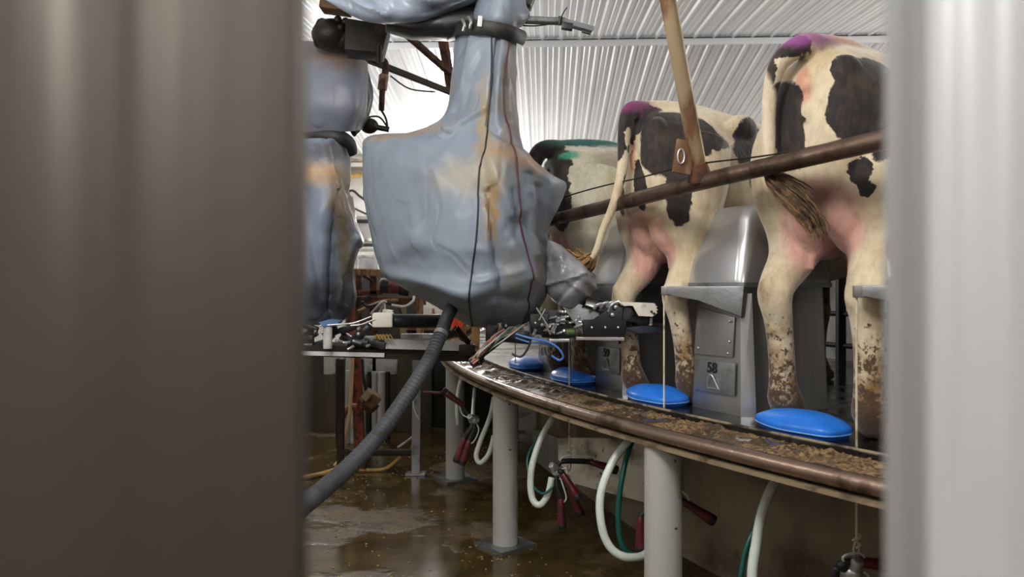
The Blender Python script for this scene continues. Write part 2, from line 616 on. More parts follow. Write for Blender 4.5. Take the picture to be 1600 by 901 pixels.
def cab_parts():
    """x to the cow's right, y towards the hub, z up from the deck"""
    d = {}
    # lower pedestal: tapered shell, front face at y=0
    mb = MB()

    def ring(z, x0, x1, y0, y1, r):
        pts = []
        for cx, cy, a0 in ((x1 - r, y1 - r, 0), (x0 + r, y1 - r, 90), (x0 + r, y0 + r, 180), (x1 - r, y0 + r, 270)):
            for k in range(5):
                a = R_(a0 + 90 * k / 4)
                pts.append(V((cx + r * math.cos(a), cy + r * math.sin(a), z)))
        return pts
    mb.loft([ring(0, -.165, .17, .0, .50, .025), ring(.25, -.16, .155, .01, .50, .025), ring(.54, -.155, .14, .02, .50, .025)])
    d['pedestal'] = (mb, M['steel_dark'], 30)
    # hood: rounded box that leans back and narrows upward
    mb = MB()
    rows = [(.54, -.215, .165, -.015, .52, .035), (.56, -.217, .165, -.015, .52, .04), (.70, -.185, .145, .03, .51, .05), (.81, -.16, .13, .06, .50, .06),
            (.852, -.145, .12, .08, .49, .06), (.872, -.115, .095, .11, .47, .05), (.878, -.08, .06, .14, .45, .03)]
    mb.loft([ring(*r) for r in rows])
    d['hood'] = (mb, M['steel'], 40)
    # hood lip
    mb = MB()
    mb.loft([ring(.525, -.222, .172, -.022, .525, .03), ring(.545, -.222, .172, -.022, .525, .03)])
    d['hood_lip'] = (mb, M['galv'], 30)
    # pull arm: reaches out to the cow's left
    mb = MB()
    poly = [V((-.145, -.135, .530)), V((-.145, -.135, .490)), V((-.09, -.105, .490)), (-.02, -.06, .475), V((.15, .01, .40)), V((.16, .015, .530))]
    mb.prism([V(q) for q in poly], V((0.02, -.03, 0)), V((-.02, .06, 0)), .006)
    d['pull_arm'] = (mb, M['galv'], 30)
    mb = MB()
    mb.box((-.14, -.135, .51), (.06, .05, .04), Matrix.Rotation(R_(38), 4, 'Z'), .004)
    d['arm_tip'] = (mb, M['steel_dark'], 30)
    # bright corner strip down the right front edge
    mb = MB()
    mb.prism([V((.135, .012, .5)), V((.165, .045, .5)), V((.195, .04, .0)), V((.160, -.01, .0))], V((0, 0, 0)), V((.004, -.006, 0)), 0)
    d['corner_strip'] = (mb, M['steel'], 30)
    # recessed front plate with rivets and number plate
    mb = MB()
    mb.prism([V((-.135, .004, .235)), V((.10, .004, .235)), V((.105, .013, .40)), V((-.12, .013, .44))], V((0, -.006, 0)), V((0, .0, 0)), .002)
    d['front_plate'] = (mb, M['steel_dark'], 30)
    mb = MB()
    mb.box((0.0, -.004, .145), (.24, .008, .135), Matrix.Rotation(R_(-2), 4, 'X'), .003)
    d['number_plate'] = (mb, M['galv'], 30)
    return d


def text_mesh(s, size, M4):
    cu = bpy.data.curves.new('digits', 'FONT')
    cu.body = s
    cu.size = size
    cu.extrude = .0012
    cu.offset = .0012
    cu.align_x = 'CENTER'
    cu.align_y = 'CENTER'
    o = bpy.data.objects.new('digits', cu)
    COL.objects.link(o)
    me = bpy.data.meshes.new_from_object(o.evaluated_get(bpy.context.evaluated_depsgraph_get()))
    bpy.data.objects.remove(o)
    bpy.data.curves.remove(cu)
    me.transform(M4)
    return me


cab_labels = {58: 'stainless stall housing with the number 58 on its plate', 59: 'stainless stall housing numbered 59 behind the robot gripper',
              57: 'stainless stall housing cut off by the bright post, beside the nearest cow', 60: 'stainless stall housing farthest along, mostly behind the wires and cables of the robot'}
cab0 = None
for kno in (58, 59, 57, 60):
    a = CAB[kno]
    loc, rz = pol(a, .43, DECK), inward(a) - math.pi / 2
    if cab0 is None:
        cab0 = thing('stall_housing', cab_labels[kno], 'stall housing', (0, 0, 0), 0, 'stainless housings between the cows')
        for nme, (mb, m, sm) in cab_parts().items():
            o = mb.obj(nme, m, cab0, sm)
            if nme == 'number_plate':
                npl = o
        # D-shaped latch and its pin on the plate
        mb = MB()
        mb.tube([(-.035, -.012, .098), (-.034, -.017, .118), (-.022, -.02, .145), (-.005, -.016, .152), (.018, -.012, .115), (.028, -.010, .098)], .0035, 8, 5)
        mb.tube([(-.04, -.012, .096), (.032, -.010, .096)], .003, 8)
        mb.obj('latch', M['steel'], npl)
        for q in ((.085, .30), (.085, .385), (-.105, .26), (.075, .25)):
            MB().ball((q[0], -.004, q[1]), (.006, .004, .006)).obj('rivet', M['steel'], cab0)
        cab0.location, cab0.rotation_euler = loc, (0, 0, rz)
        cur = cab0
    else:
        cur = dup(cab0, loc, rz, cab_labels[kno])
    cabs = globals().setdefault('cab_roots', {})
    cabs[kno] = cur
for kno in (58, 59):
    pl = [c for c in cab_roots[kno].children if c.name.startswith('number_plate')][0]
    o = link('digits', text_mesh(str(kno), .062, Matrix.Translation((-.012, -.0095, .182)) @ Matrix.Rotation(R_(88), 4, 'X')), M['black'])
    o.parent = pl
    o['label'] = 'black stencilled numerals %d' % kno

# stall front rails the cows stand against (dark pipework seen between their legs)
for i, (a, lb) in enumerate(((-153.8, 'dark stall front grid seen between the legs of the nearest cow'),
                             (-158.6, 'dark stall front grid in front of the second cow, behind the number 58 housing'))):
    rt = thing('stall_grid', lb, 'grid', pol(a, 2.2, DECK), 0, 'dark grids in front of the cows')
    for s in (-.33, .02, .33):
        q = pol(a + s / .1 * .7 * .85, 2.2, DECK)
        MB().beam(q, q + V((0, 0, .95)), .05, .05, .006).obj('post', M['black_rubber'], rt)
    for z in (.16, .36, .62, .9):
        MB().tube([pol(a - 2.4, 2.2, DECK + z), pol(a, 2.2, DECK + z), pol(a + 2.4, 2.2, DECK + z)], .017, 10).obj('rail', M['black_rubber'], rt)

# ------------------------------------------------------------------ blue pads
pad_lab = ['bright blue plastic pad lying between the hooves of the nearest cow', 'bright blue plastic pad left of the number 58 housing, crossed by a cord',
           'bright blue plastic pad beside the number 59 housing, half behind a muddy hoof', 'bright blue plastic pad farthest along the deck, under the robot cables']
pad0 = None
for a, lb in zip((-149.75, -154.5, -159.2, -163.5), pad_lab):
    loc, rz = pol(a, .375, DECK), inward(a) - math.pi / 2
    if pad0 is None:
        pad0 = thing('blue_pad', lb, 'pad', (0, 0, 0), 0, 'blue pads on the wet deck')
        plan = [(-.19, -.022), (-.12, -.075), (-.015, -.113), (.10, -.108), (.18, -.085), (.192, .01), (.14, .085), (.03, .12), (-.09, .105), (-.16, .045)]
        ring = cr(plan, 6, True)

        def off(s, z, dome=0):
            return [V((x * s, y * s, z)) for x, y in ring]
        mb = MB()
        mb.loft([off(.97, .012), off(1.0, .018), off(1.0, .032), off(.985, .038), off(.95, .043), off(.86, .051), off(.74, .060), off(.60, .068), off(.45, .073), off(.25, .076), off(.08, .077)])
        mb.obj('cover', M['blue'], pad0, 75)
        mb = MB()
        mb.loft([off(.93, .0), off(.95, .006), off(.95, .014)])
        mb.obj('base', mat('navy_pad_base', (24, 70, 150), .35), pad0)
        MB().tube([v + V((0, 0, .0)) for v in off(1.0, .018)] + [off(1.0, .018)[0]], .0025, 6).obj('edge_bead', mat('pale_blue_edge', (120, 170, 228), .4), pad0)
        pad0.location, pad0.rotation_euler = loc, (0, 0, rz)
    else:
        dup(pad0, loc, rz, lb)

# ------------------------------------------------------------------ cows
HIND = .19


def cow_mesh(tail, udz=.07, hind_dy=(0, 0), voxel=.009):
    mb = MB()

    def sup(y, zt, zb, a, n=2.3, x=0.0, tilt=0.0, k=28):
        c, h = (zt + zb) / 2, (zt - zb) / 2
        o = []
        for i in range(k):
            q = 2 * math.pi * i / k
            cx, cz = math.cos(q), math.sin(q)
            o.append(V((x + a * math.copysign(abs(cx) ** (2 / n), cx) * (1 - .12 * max(0, cz)), y + tilt * cz * h, c + h * math.copysign(abs(cz) ** (2 / n), cz))))
        return o
    rows = [(-.215, 1.36, 1.06, .12), (-.18, 1.42, .92, .185), (-.10, 1.462, .86, .225), (.02, 1.478, .80, .255), (.18, 1.492, .76, .275), (.35, 1.497, .72, .29),
            (.62, 1.465, .63, .325), (.92, 1.452, .59, .345), (1.2, 1.45, .60, .325), (1.45, 1.46, .66, .275), (1.63, 1.40, .76, .20), (1.74, 1.36, .86, .16)]
    rr = cr(rows, 3)
    mb.loft([sup(*r) for r in rr])
    # neck and head
    mb.tube([(0, 1.55, 1.16), (0, 1.85, 1.22), (0, 2.05, 1.26)], [.24, .155, .13], 20, 4, (.72, 1.15))
    mb.tube([(0, 2.0, 1.36), (0, 2.12, 1.32), (0, 2.28, 1.18), (0, 2.44, 1.03), (0, 2.52, .97)], [.10, .118, .10, .075, .058], 18, 4, (.95, 1.0))
    for s in (-1, 1):
        mb.tube([(s * .09, 2.03, 1.36), (s * .17, 1.99, 1.36), (s * .25, 1.98, 1.33)], [.025, .05, .012], 12, 4, (.4, 1))
        mb.ball((s * .085, 2.2, 1.28), .026)
    # bony points
    for s in (-1, 1):
        mb.ball((s * .205, .34, 1.385), (.06, .10, .07))
        mb.ball((s * .105, -.145, 1.345), (.06, .05, .06))
        # thigh
        ly = hind_dy[0 if s < 0 else 1]
        sp = [(.145, .10, 1.28), (.165, .03, 1.10), (.168, .0, .93), (.172, .01, .78), (HIND - .014, -.03, .67), (HIND, -.105, .575), (HIND, -.135, .515), (HIND, -.115, .43),
              (HIND, -.095, .30), (HIND, -.085, .17), (HIND, -.075, .115), (HIND, -.05, .07), (HIND, -.03, .045)]
        mb.tube([(s * a, b + ly * min(1, max(0, (1.05 - c) / .9)), c) for a, b, c in sp],
                [.15, .175, .155, .115, .085, .066, .060, .050, .046, .049, .060, .060, .058], 20, 4, (1, 1.18))
        # point of hock
        mb.ball((s * HIND, -.172 + ly * .55, .55), (.028, .033, .05))
        # hoof: two claws
        for q in (-1, 1):
            mb.tube([(s * HIND + q * .024, -.035 + ly, .065), (s * HIND + q * .026, ly, .035), (s * HIND + q * .024, .045 + ly, .018)], [.042, .036, .02], 12, 3, (.8, 1))
            mb.box((s * HIND + q * .026, -.01 + ly, .018), (.046, .10, .034), bev=.012)
        for q in (-1, 1):
            mb.ball((s * HIND + q * .026, -.118 + ly, .125), (.014, .016, .02))
        # front leg
        mb.tube([(s * .17, 1.40, 1.05), (s * .19, 1.42, .80), (s * .175, 1.38, .62), (s * .165, 1.39, .46), (s * .165, 1.40, .42), (s * .165, 1.39, .30),
                 (s * .165, 1.38, .15), (s * .165, 1.39, .10), (s * .165, 1.42, .05)], [.16, .12, .08, .06, .058, .042, .042, .052, .05], 18, 4)
        mb.box((s * .165, 1.42, .03), (.095, .12, .06), bev=.018)
        # udder half, quarters and teats
        mb.ball((s * .074, .01, 0.785 + udz), (.108, .165, .17))
        mb.ball((s * .078, .05, 0.715 + udz), (.098, .165, .125))
        mb.ball((s * .08, .24, 0.72 + udz), (.095, .16, .11))
        for y in (-.035, .25):
            mb.tube([(s * .075, y, .62 + udz), (s * .078, y - .003, .59 + udz), (s * .079, y - .005, .565 + udz)], [.022, .015, .012], 12, 3)
            mb.ball((s * .079, y - .005, .56 + udz), .0125)
    # spine ridge at the tail head
    mb.tube([(0, .5, 1.45), (0, .15, 1.475), (0, -.12, 1.46), (0, -.2, 1.425)], [.05, .055, .05, .045], 14, 4)
    # vulva
    mb.ball((0, -.205, 1.21), (.028, .03, .055))
    mb.ball((0, -.205, 1.30), (.03, .025, .03))
    # tail
    mb.tube([(0, .0, 1.44)] + [q[:3] for q in tail], [.05] + [q[3] for q in tail], 14, 6)
    me = mb.mesh('cow', 0)
    o = bpy.data.objects.new('cow_build', me)
    COL.objects.link(o)
    md = o.modifiers.new('r', 'REMESH')
    md.mode = 'VOXEL'
    md.voxel_size = voxel
    md2 = o.modifiers.new('s', 'SMOOTH')
    md2.factor = .5
    md2.iterations = 9
    out = bpy.data.meshes.new_from_object(o.evaluated_get(bpy.context.evaluated_depsgraph_get()))
    bpy.data.objects.remove(o)
    bpy.data.meshes.remove(me)
    for pl in out.polygons:
        pl.use_smooth = True
    return out


def switch(path, r, n, m, parent, splay=.06, seed=1, rs=.006):
    """hair tuft: strands following a path"""
    rd = random.Random(seed)
    mb = MB()
    for i in range(n):
        off = V((rd.gauss(0, 1), rd.gauss(0, 1), rd.gauss(0, 1)))
        end = .45 + .55 * rd.random()
        q = []
        K = max(3, int(len(path) * end))
        for j, p in enumerate(path[:K + 1]):
            u = j / (len(path) - 1)
            w = r * math.sin(math.pi * min(1, u * .8 + .14)) ** .7
            q.append(V(p) + off * w * .55 + V((0, 0, -.01 * u * rd.random())) + off * splay * u * u * .4)
        if len(q) < 3:
            continue
        mb.tube(q, [rs * (1 - .85 * j / (len(q) - 1)) for j in range(len(q))], 5, 2)
    mb.obj('tail_switch', m, parent, 180)
    return


CREAM, BLACK, PINK, DIRT = (216, 201, 172), (33, 28, 29), (214, 160, 148), (74, 54, 38)
PE = (.04, .040, 13, 1.0)       # crisp coat patch edge


def bl(*items):
    return [(c, r, BLACK) + PE for c, r in items]


UD = [((0, .08, .79), (.205, .34, .25), PINK, .16, .01, 6, .92)]
HOOF = [((-HIND, 0, 0), (.12, .2, .075), (124, 80, 60), .1, .01, 20, 1), ((HIND, 0, 0), (.12, .2, .075), (124, 80, 60), .1, .01, 20, 1),
        ((0, 1.42, 0), (.3, .2, .08), (60, 46, 36), .1, .01, 20, 1)]
SP = [((132, 100, 62), .0, .95, 7, .66, 1.0), ((84, 62, 42), .05, 1.0, 34, .86, .93), ((70, 52, 36), .0, .50, 60, .78, .92), ((78, 56, 40), 0.0, .22, 14, .64, .90)]


def make_cow(ang, label, tail, patches, sw, off=.61, base=CREAM, scale=1.0, swm=None, da=0.0, zoff=0.0, udz=.07, legs=(0, 0), wide=1.0):
    me = cow_mesh(tail, udz, legs)
    o = bpy.data.objects.new('cow', me)
    COL.objects.link(o)
    o.location = pol(ang, off, DECK + zoff)
    o.rotation_euler = (0, 0, inward(ang) - math.pi / 2 + R_(da))
    o.scale = (scale * wide, scale, scale)
    me.materials.clear()
    me.materials.append(patch_mat('coat', base, patches, .66, .5, 45, ((182, 160, 122), 3.5, (.45, .75)), SP, .25, (1, 1, .45), .3, .008, ((104, 84, 62), 34, .2)))
    tag(o, label, 'cow', 'dairy cows on the platform')
    hair = MB
    rd = sw
    mhair = swm or mat('dirty_tail_hair', (112, 86, 56), .8, 0, (66, 48, 34), 22, (.4, .6), .9)
    n0 = len(bpy.data.objects)
    switch(rd['path'], rd['r'], rd['n'], mhair, None, rd.get('splay', .06), rd.get('seed', 1))
    h = [q for q in bpy.data.objects if q.name.startswith('tail_switch') and q.parent is None][0]
    h.parent = o
    return o


# nearest cow: tail swings to her left, then the switch crosses the udder
tail1 = [(0, -.17, 1.455, .05), (-.04, -.25, 1.43, .042), (-.09, -.27, 1.37, .035), (-.122, -.265, 1.26, .029), (-.132, -.255, 1.10, .026), (-.125, -.255, 1.0, .023), (-.105, -.265, .95, .020), (-.07, -.27, .925, .018)]
sw1 = dict(path=cr([(-.115, -.265, .965), (-.07, -.27, .93), (-.015, -.275, .885), (.03, -.275, .84), (.065, -.27, .79), (.08, -.27, .735)], 4), r=.030, n=170, splay=.022, seed=2)
pt1 = UD + [((0.02, -.03, .87), (.20, .2, .06), (128, 104, 84), .5, .03, 10, .55),
            ((-.012, -.2, 1.29), (.036, .06, .08), (204, 146, 122), .3, .01, 9, .9)] + bl(
    ((-.075, -.2, 1.16), (.075, .14, .17)), ((-.10, -.15, 1.22), (.07, .12, .13)), ((.19, -.12, 1.22), (.115, .2, .19)), ((.235, -.05, 1.06), (.06, .12, .10)),
    ((.13, -.14, 1.33), (.06, .1, .07)), ((.23, -.06, 1.34), (.07, .1, .07)),
    ((-.05, -.27, 1.44), (.08, .09, .055)), ((-.11, -.29, 1.36), (.04, .06, .07)), ((.175, -.14, .965), (.045, .12, .05)), ((.19, -.14, .92), (.032, .12, .035)), ((.13, -.15, 1.19), (.06, .1, .13)), ((-.09, -.26, .93), (.04, .03, .03)),
    ((.30, .95, 1.2), (.3, .28, .3)), ((-.3, .75, 1.1), (.25, .35, .4)), ((0, 1.42, .35), (.3, .2, .36)), ((0, 2.1, 1.3), (.2, .22, .14))) + [
    ((-.135, -.285, 1.24), (.05, .045, .14), CREAM, .2, .015, 13, 1), ((-.135, -.275, 1.10), (.05, .045, .12), CREAM, .2, .015, 13, 1), ((-.02, -.2, 1.48), (.10, .17, .05), (146, 74, 140), .35, .03, 14, .85), ((.02, -.05, 1.52), (.09, .14, .05), (206, 140, 134), .4, .03, 14, .7)] + HOOF
make_cow(-149.5, 'black and white cow nearest the camera, tail hair hanging across her udder', tail1, pt1, sw1, .515, scale=.95, da=8, udz=.07, legs=(.02, -.035))

tail2 = [(0, -.17, 1.455, .05), (.012, -.25, 1.43, .042), (.015, -.28, 1.33, .035), (.01, -.29, 1.15, .028), (-.02, -.32, .98, .024), (-.085, -.34, .86, .021), (-.115, -.36, .76, .019), (-.16, -.37, .71, .017), (-.20, -.375, .70, .015)]
sw2 = dict(path=cr([(-.15, -.37, .715), (-.20, -.375, .695), (-.25, -.38, .70), (-.29, -.385, .72), (-.32, -.39, .71), (-.33, -.39, .67)], 4), r=.042, n=150, splay=.05, seed=5)
pt2 = UD + [((0.0, -.2, 1.24), (.03, .07, .11), (206, 150, 122), .25, .01, 9, .9), ((0.02, -.06, .88), (.2, .2, .05), (150, 120, 88), .5, .03, 10, .5)] + bl(
    ((-.16, -.14, 1.20), (.10, .19, .25)), ((.19, -.08, 1.28), (.165, .25, .19)), ((.27, .03, 1.32), (.12, .16, .12)), ((.25, -.12, 1.01), (.065, .12, .15)), ((-.03, -.2, 1.41), (.14, .2, .10)),
    ((-.0, -.30, 1.30), (.05, .09, .12)), ((.05, -.21, 1.07), (.045, .09, .13)),
    ((.30, .42, 1.27), (.16, .19, .20)), ((.36, 1.15, 1.22), (.2, .30, .30)), ((.36, .80, .98), (.12, .12, .08)), ((-.3, .9, 1.1), (.25, .4, .4)), ((0, 2.1, 1.3), (.2, .22, .14)), ((0, 1.42, .35), (.3, .2, .3))) + [
    ((-.02, -.24, 1.47), (.10, .13, .05), (128, 50, 104), .35, .03, 14, .8)] + HOOF
make_cow(-154.7, 'middle cow of the three, black rump, purple tail head, beside the number 58 housing', tail2, pt2, sw2, .46, scale=.92, wide=.92, da=5, udz=.11, legs=(0, .06), swm=mat('tan_tail_hair', (158, 124, 76), .8, 0, (104, 78, 48), 22, (.4, .6), .9))

tail3 = [(0, -.17, 1.455, .055), (-.01, -.27, 1.42, .055), (-.01, -.32, 1.28, .048), (0, -.33, 1.12, .036), (0.01, -.33, .95, .028), (.02, -.325, .80, .022)]
sw3 = dict(path=cr([(.015, -.325, .84), (.02, -.325, .74), (.03, -.33, .64), (.03, -.33, .55), (.025, -.33, .48)], 4), r=.035, n=90, splay=.04, seed=9)
pt3 = UD + bl(((.09, -.2, 1.31), (.10, .12, .15)), ((.15, -.19, 1.10), (.07, .12, .17)), ((0, -.30, 1.32), (.075, .1, .22)), ((-.02, -.21, 1.44), (.13, .12, .08)), ((-.15, -.12, 1.2), (.11, .16, .3)), ((.11, -.19, 1.12), (.06, .06, .24)), ((.01, -.34, 1.0), (.06, .06, .2)),
              ((.08, .0, 1.50), (.12, .3, .035)), ((-.3, .8, 1.1), (.25, .4, .4)), ((0, 2.1, 1.3), (.2, .22, .14))) + [
    ((.04, .1, 1.51), (.16, .5, .05), (46, 118, 112), .5, .05, 10, .6), ((.14, -.14, 1.40), (.05, .08, .04), (62, 158, 128), .4, .03, 12, .85),
    ((.2, .15, 1.34), (.14, .16, .09), (112, 96, 74), .5, .08, 16, .55)] + HOOF
make_cow(-159.7, 'pale cream cow farthest of the three, teal paint along her back and a black tail', tail3, pt3, sw3, .46, scale=.905, udz=.11, da=0, base=(212, 206, 184))

# ------------------------------------------------------------------ rump rail, upright, wire


def ray_arc(px, py, off):
    """where the line of sight through (px, py) crosses the vertical drum at this distance in from the rim"""
    d = V(((px - 800) / FPX, 1, 0))
    b_, a_, c_ = d.dot(-C0), d.dot(d), C0.dot(C0) - (RR - off) ** 2
    D = (-b_ - math.sqrt(b_ * b_ - a_ * c_)) / a_
    return at(px, py, D)


rail_in = [ray_arc(x_, y_, .2) for x_, y_ in ((830, 352), (866, 342), (960, 319), (1095, 284), (1240, 250), (1384, 217))]
rail_pts = [rail_in[0] * 2 - rail_in[1]] + rail_in + [rail_in[-1] * 2 - rail_in[-2], rail_in[-1] * 3 - rail_in[-2] * 2]
rail = thing('rump_rail', 'long rusty brown pipe rail crossing behind the cows', 'rail', rail_in[3])
MB().tube(rail_pts, .032, 20, 8).obj('pipe', M['pipe'], rail)
pj = rail_in[3]
hanger = thing('rail_upright', 'rust-streaked pale pipe leaning from the ceiling down to the rail', 'pipe', pj)
top = at(1033, -60, pj.y - .25)
top = pj + (top - pj) * 1.25
MB().tube([pj + V((0, 0, .02)), pj + (top - pj) * .5, top], [.031, .030, .029], 20, 4).obj('pipe', M['upright'], hanger)
MB().tube([pj + (top - pj).normalized() * .01, pj + (top - pj).normalized() * .075], [.048, .036], 18).obj('weld_collar', M['rust'], hanger)
pp = pj + (top - pj).normalized() * .11 + V((-.05, -.01, -.01))
mb = MB()
mb.box(pp, (.075, .012, .13), Matrix.Rotation(R_(8), 4, 'Y') @ Matrix.Rotation(R_(12), 4, 'Z'), .004)
pb = mb.obj('bracket_plate', M['upright'], hanger)
MB().tube([pp + V((-.012 + .013 * math.cos(a), -.012, .028 * math.sin(a))) for a in (2 * math.pi * k / 16 for k in range(17))], .004, 8).obj('slot_ring', M['steel'], pb)
wp = [ray_arc(x_, y_, .19) for x_, y_ in ((868, 312), (905, 300), (950, 288), (1000, 277), (1060, 261), (1110, 253), (1200, 242), (1290, 225), (1384, 206))]
mb = MB()
mb.tube(wp, .0035, 6, 6)
tag(mb.obj('wire', M['darkmetal']), 'thin slack wire strung just above the rusty rail', 'wire')

# ------------------------------------------------------------------ cords, milking clusters and hoses under the rim
def shell(mb_, p, d, L=.15, r=.021):
    d = V(d).normalized()
    mb_.tube([p, p + d * .01, p + d * .05, p + d * (L - .03), p + d * L, p + d * (L + .006)], [r * .6, r * .8, r * .82, r, r * 1.12, r * 1.0], 16)


def cluster(p, cups, label, s=1.0, claw_dir=(-.3, -.4, .3)):
    """claw with teat cups; each cup: (end offset, maroon shell direction)"""
    t_ = thing('milking_cluster', label, 'milking cluster', p, 0, 'milking clusters hanging below the rim')
    mb = MB()
    mb.ball(p, (.036 * s, .036 * s, .03 * s))
    mb.cyl(p + V(claw_dir) * .02, p + V(claw_dir) * .10, .026 * s, .018 * s, 18, .004)
    mb.obj('claw', M['steel'], t_)
    for (bend, end, d) in cups:
        q = p + V(end) * s
        b = p + V(bend) * s
        mb = MB()
        mb.tube([p, b, q], [.012 * s, .014 * s, .015 * s], 12, 8)
        tubep = mb.obj('liner_tube', M['black_rubber'], t_)
        mb = MB()
        shell(mb, q, d, .13 * s, .022 * s)
        cup = mb.obj('teat_cup', M['maroon'], t_)
        mb = MB()
        e = q + V(d).normalized() * .128 * s
        mb.cyl(e, e + V(d).normalized() * .03 * s, .0255 * s, .023 * s, 18, .004)
        mb.obj('cup_mouth', M['black_rubber'], cup)
        mb = MB()
        side = V(d).cross(V((0, 1, .3))).normalized() * .03 * s
        mb.tube([p, b + side, q + side, q + V(d).normalized() * .03], .004 * s, 8, 6)
        mb.obj('pulse_tube', M['hose_white'] if s > .9 else M['black_rubber'], t_)
    return t_


def S(a, off=.2):
    return pol(a, off, 0)


c59 = at(872, 735, 4.08)
cluster(c59, [((-.01, -.01, -.06), (.012, -.02, -.14), (.05, -.05, -1)), ((.03, .0, -.04), (.06, .0, -.09), (.45, 0, -1)),
              ((.02, .0, .05), (.17, .02, .045), (1, .05, -.32)), ((.01, -.05, .01), (.02, -.05, .0), (.5, -.25, -.75))],
        'maroon milking cluster in front of the pale box beam, one cup pointing right', 1.0, (-.4, -.3, .4))
c58 = at(1030, 775, 3.35)
cluster(c58, [((-.03, -.02, -.02), (-.085, -.02, -.08), (.0, -.05, -1)), ((.04, 0, .03), (.10, -.02, -.015), (.8, -.1, -.5)), ((.0, -.01, -.05), (.0, 0, -.12), (.1, 0, -1))],
        'maroon milking cluster hidden behind the nearest post, cups poking out on both sides', 1.0)
c57 = at(1330, 893, 2.48)
cluster(c57, [((-.045, -.02, .03), (.02, .0, .035), (1, .1, -.18)), ((-.04, .02, .0), (-.04, .03, -.08), (-.1, 0, -1)), ((.03, .02, -.02), (.06, .02, -.10), (.2, 0, -1))],
        'milking cluster hooked on a cord beside the bright post at the lower frame edge', 1.0, (.1, -.3, .5))
c60 = at(741, 655, 5.0)
cluster(c60, [((-.02, -.02, -.05), (-.06, -.02, -.11), (-.35, 0, -1)), ((-.0, -.02, -.05), (-.03, -.03, -.12), (-.3, 0, -1)), ((-.05, 0, .05), (-.07, .0, .09), (-.75, 0, .55))],
        'muddy maroon milking cluster between the two farther posts', 1.05)

cords = [(CAB[57], c57 + V((.0, 0, -.02)), 'cream cord beside the bright post, knotted to a cluster below the rim'),
         (CAB[58], c58, 'cream cord from the arm tip of the number 58 housing down past the rim'),
         (CAB[59], c59 + V((.0, 0, -.02)), 'thin cream cord crossing the middle blue pad beside the muddy hoof'),
         (CAB[60], c60 + V((0, 0, -.02)), 'thin cream cord at the farthest blue pad')]
for a, low, lb in cords:
    # the arm tip in the housing's own frame is (-.245, -.20)
    h = inward(a)
    rt = V((math.sin(h), -math.cos(h), 0))
    tip = pol(a, .43, DECK + .50) + rt * -.15 + V((math.cos(h), math.sin(h), 0)) * -.155
    r_ = thing('lifting_rope', lb, 'cord', V((tip.x, tip.y, low.z)), 0, 'cords that pull up the clusters')
    e = V((tip.x, tip.y, low.z + .12))
    MB().tube([tip, (tip + e) / 2, e], .0038, 8).obj('rope', M['cord'], r_)
    mb = MB()
    mb.tube([e + V((.012 * math.sin(k * .9), .008 * math.cos(k * .9), .02 - k * .004)) for k in range(12)], .004, 6, 2)
    mb.tube([e, e + V((-.010, 0, -.03)), e + V((-.002, 0, -.06)), e + V((.008, 0, -.03)), e], .003, 6, 4)
    mb.obj('knot', M['cord'], r_)
    mb = MB()
    mb.tube([e + V((0, 0, -.052)), e + V((.008, 0, -.075)), e + V((0, 0, -.105)), e + V((-.012, 0, -.09)), e + V((-.008, 0, -.07))], .004, 8, 5)
    mb.obj('snap_hook', M['steel'], r_)


def hose(name, pts, r, m, label, cat='hose', n=14, group=None):
    mb = MB()
    mb.tube(pts, r, n, 8)
    return tag(mb.obj(name, m, None, 180), label, cat, group)


G = 'milk hoses looping below the rim'
hose('milk_hose', [at(880, 632, 4.25), at(862, 655, 4.2), at(843, 690, 4.15), at(830, 735, 4.1), at(831, 775, 4.08), at(843, 788, 4.06), at(856, 772, 4.06), at(862, 745, 4.07)], .0175, M['hose_white'],
     'milky white hose looping beside the middle post to a cluster', group=G)
hose('pulse_hose', [at(884, 632, 4.29), at(852, 672, 4.26), at(830, 700, 4.2), at(824, 725, 4.15), at(833, 758, 4.09), at(850, 770, 4.03), at(866, 757, 4.03)], .007, M['hose_green'],
     'thin green tube beside the milk hose next to the middle post', 'tube', 10)
hose('milk_hose', [at(1006, 664, 3.4), at(980, 690, 3.36), at(955, 725, 3.32), at(938, 775, 3.28), at(941, 825, 3.26), at(957, 858, 3.25), at(985, 870, 3.26), at(1015, 858, 3.3), at(1030, 800, 3.34)], .0175, M['hose_white'],
     'milky white hose looping beside the nearest post', group=G)
hose('pulse_hose', [at(1002, 672, 3.42), at(985, 695, 3.38), at(972, 745, 3.33), at(966, 800, 3.31), at(970, 845, 3.3), at(985, 864, 3.3), at(1010, 862, 3.33), at(1030, 800, 3.37)], .012, M['hose_green'],
     'dark green tube inside the hose loop beside the nearest post', 'tube', 10)
hose('milk_hose', [at(1235, 722, 2.85), at(1212, 750, 2.78), at(1192, 795, 2.74), at(1181, 850, 2.72), at(1175, 905, 2.70), at(1185, 965, 2.68), at(1230, 985, 2.64), at(1290, 930, 2.58), at(1318, 885, 2.5)], .0175, M['hose_white'],
     'thick milky hose dropping alone below the rim at the lower right', group=G)
hose('pulse_hose', [at(1225, 735, 2.9), at(1195, 790, 2.86), at(1172, 840, 2.8), at(1161, 880, 2.78), at(1160, 925, 2.76), at(1200, 990, 2.72), at(1290, 955, 2.62), at(1320, 885, 2.52)], .010, M['hose_green'],
     'green tube half behind the thick lone hose at the lower right', 'tube', 10)
hose('milk_hose', [at(772, 620, 5.0), at(766, 650, 4.98), at(750, 690, 4.95), at(744, 712, 4.93), at(751, 722, 4.92), at(764, 708, 4.92), at(772, 680, 4.92)], .016, M['hose_white'],
     'milky white hose loop showing left of the middle post', group=G)
hose('milk_hose', [at(722, 586, 5.6), at(716, 610, 5.6), at(714, 640, 5.58), at(716, 664, 5.56)], .014, M['hose_white'],
     'short end of pale hose hanging beside the farthest post', group=G)
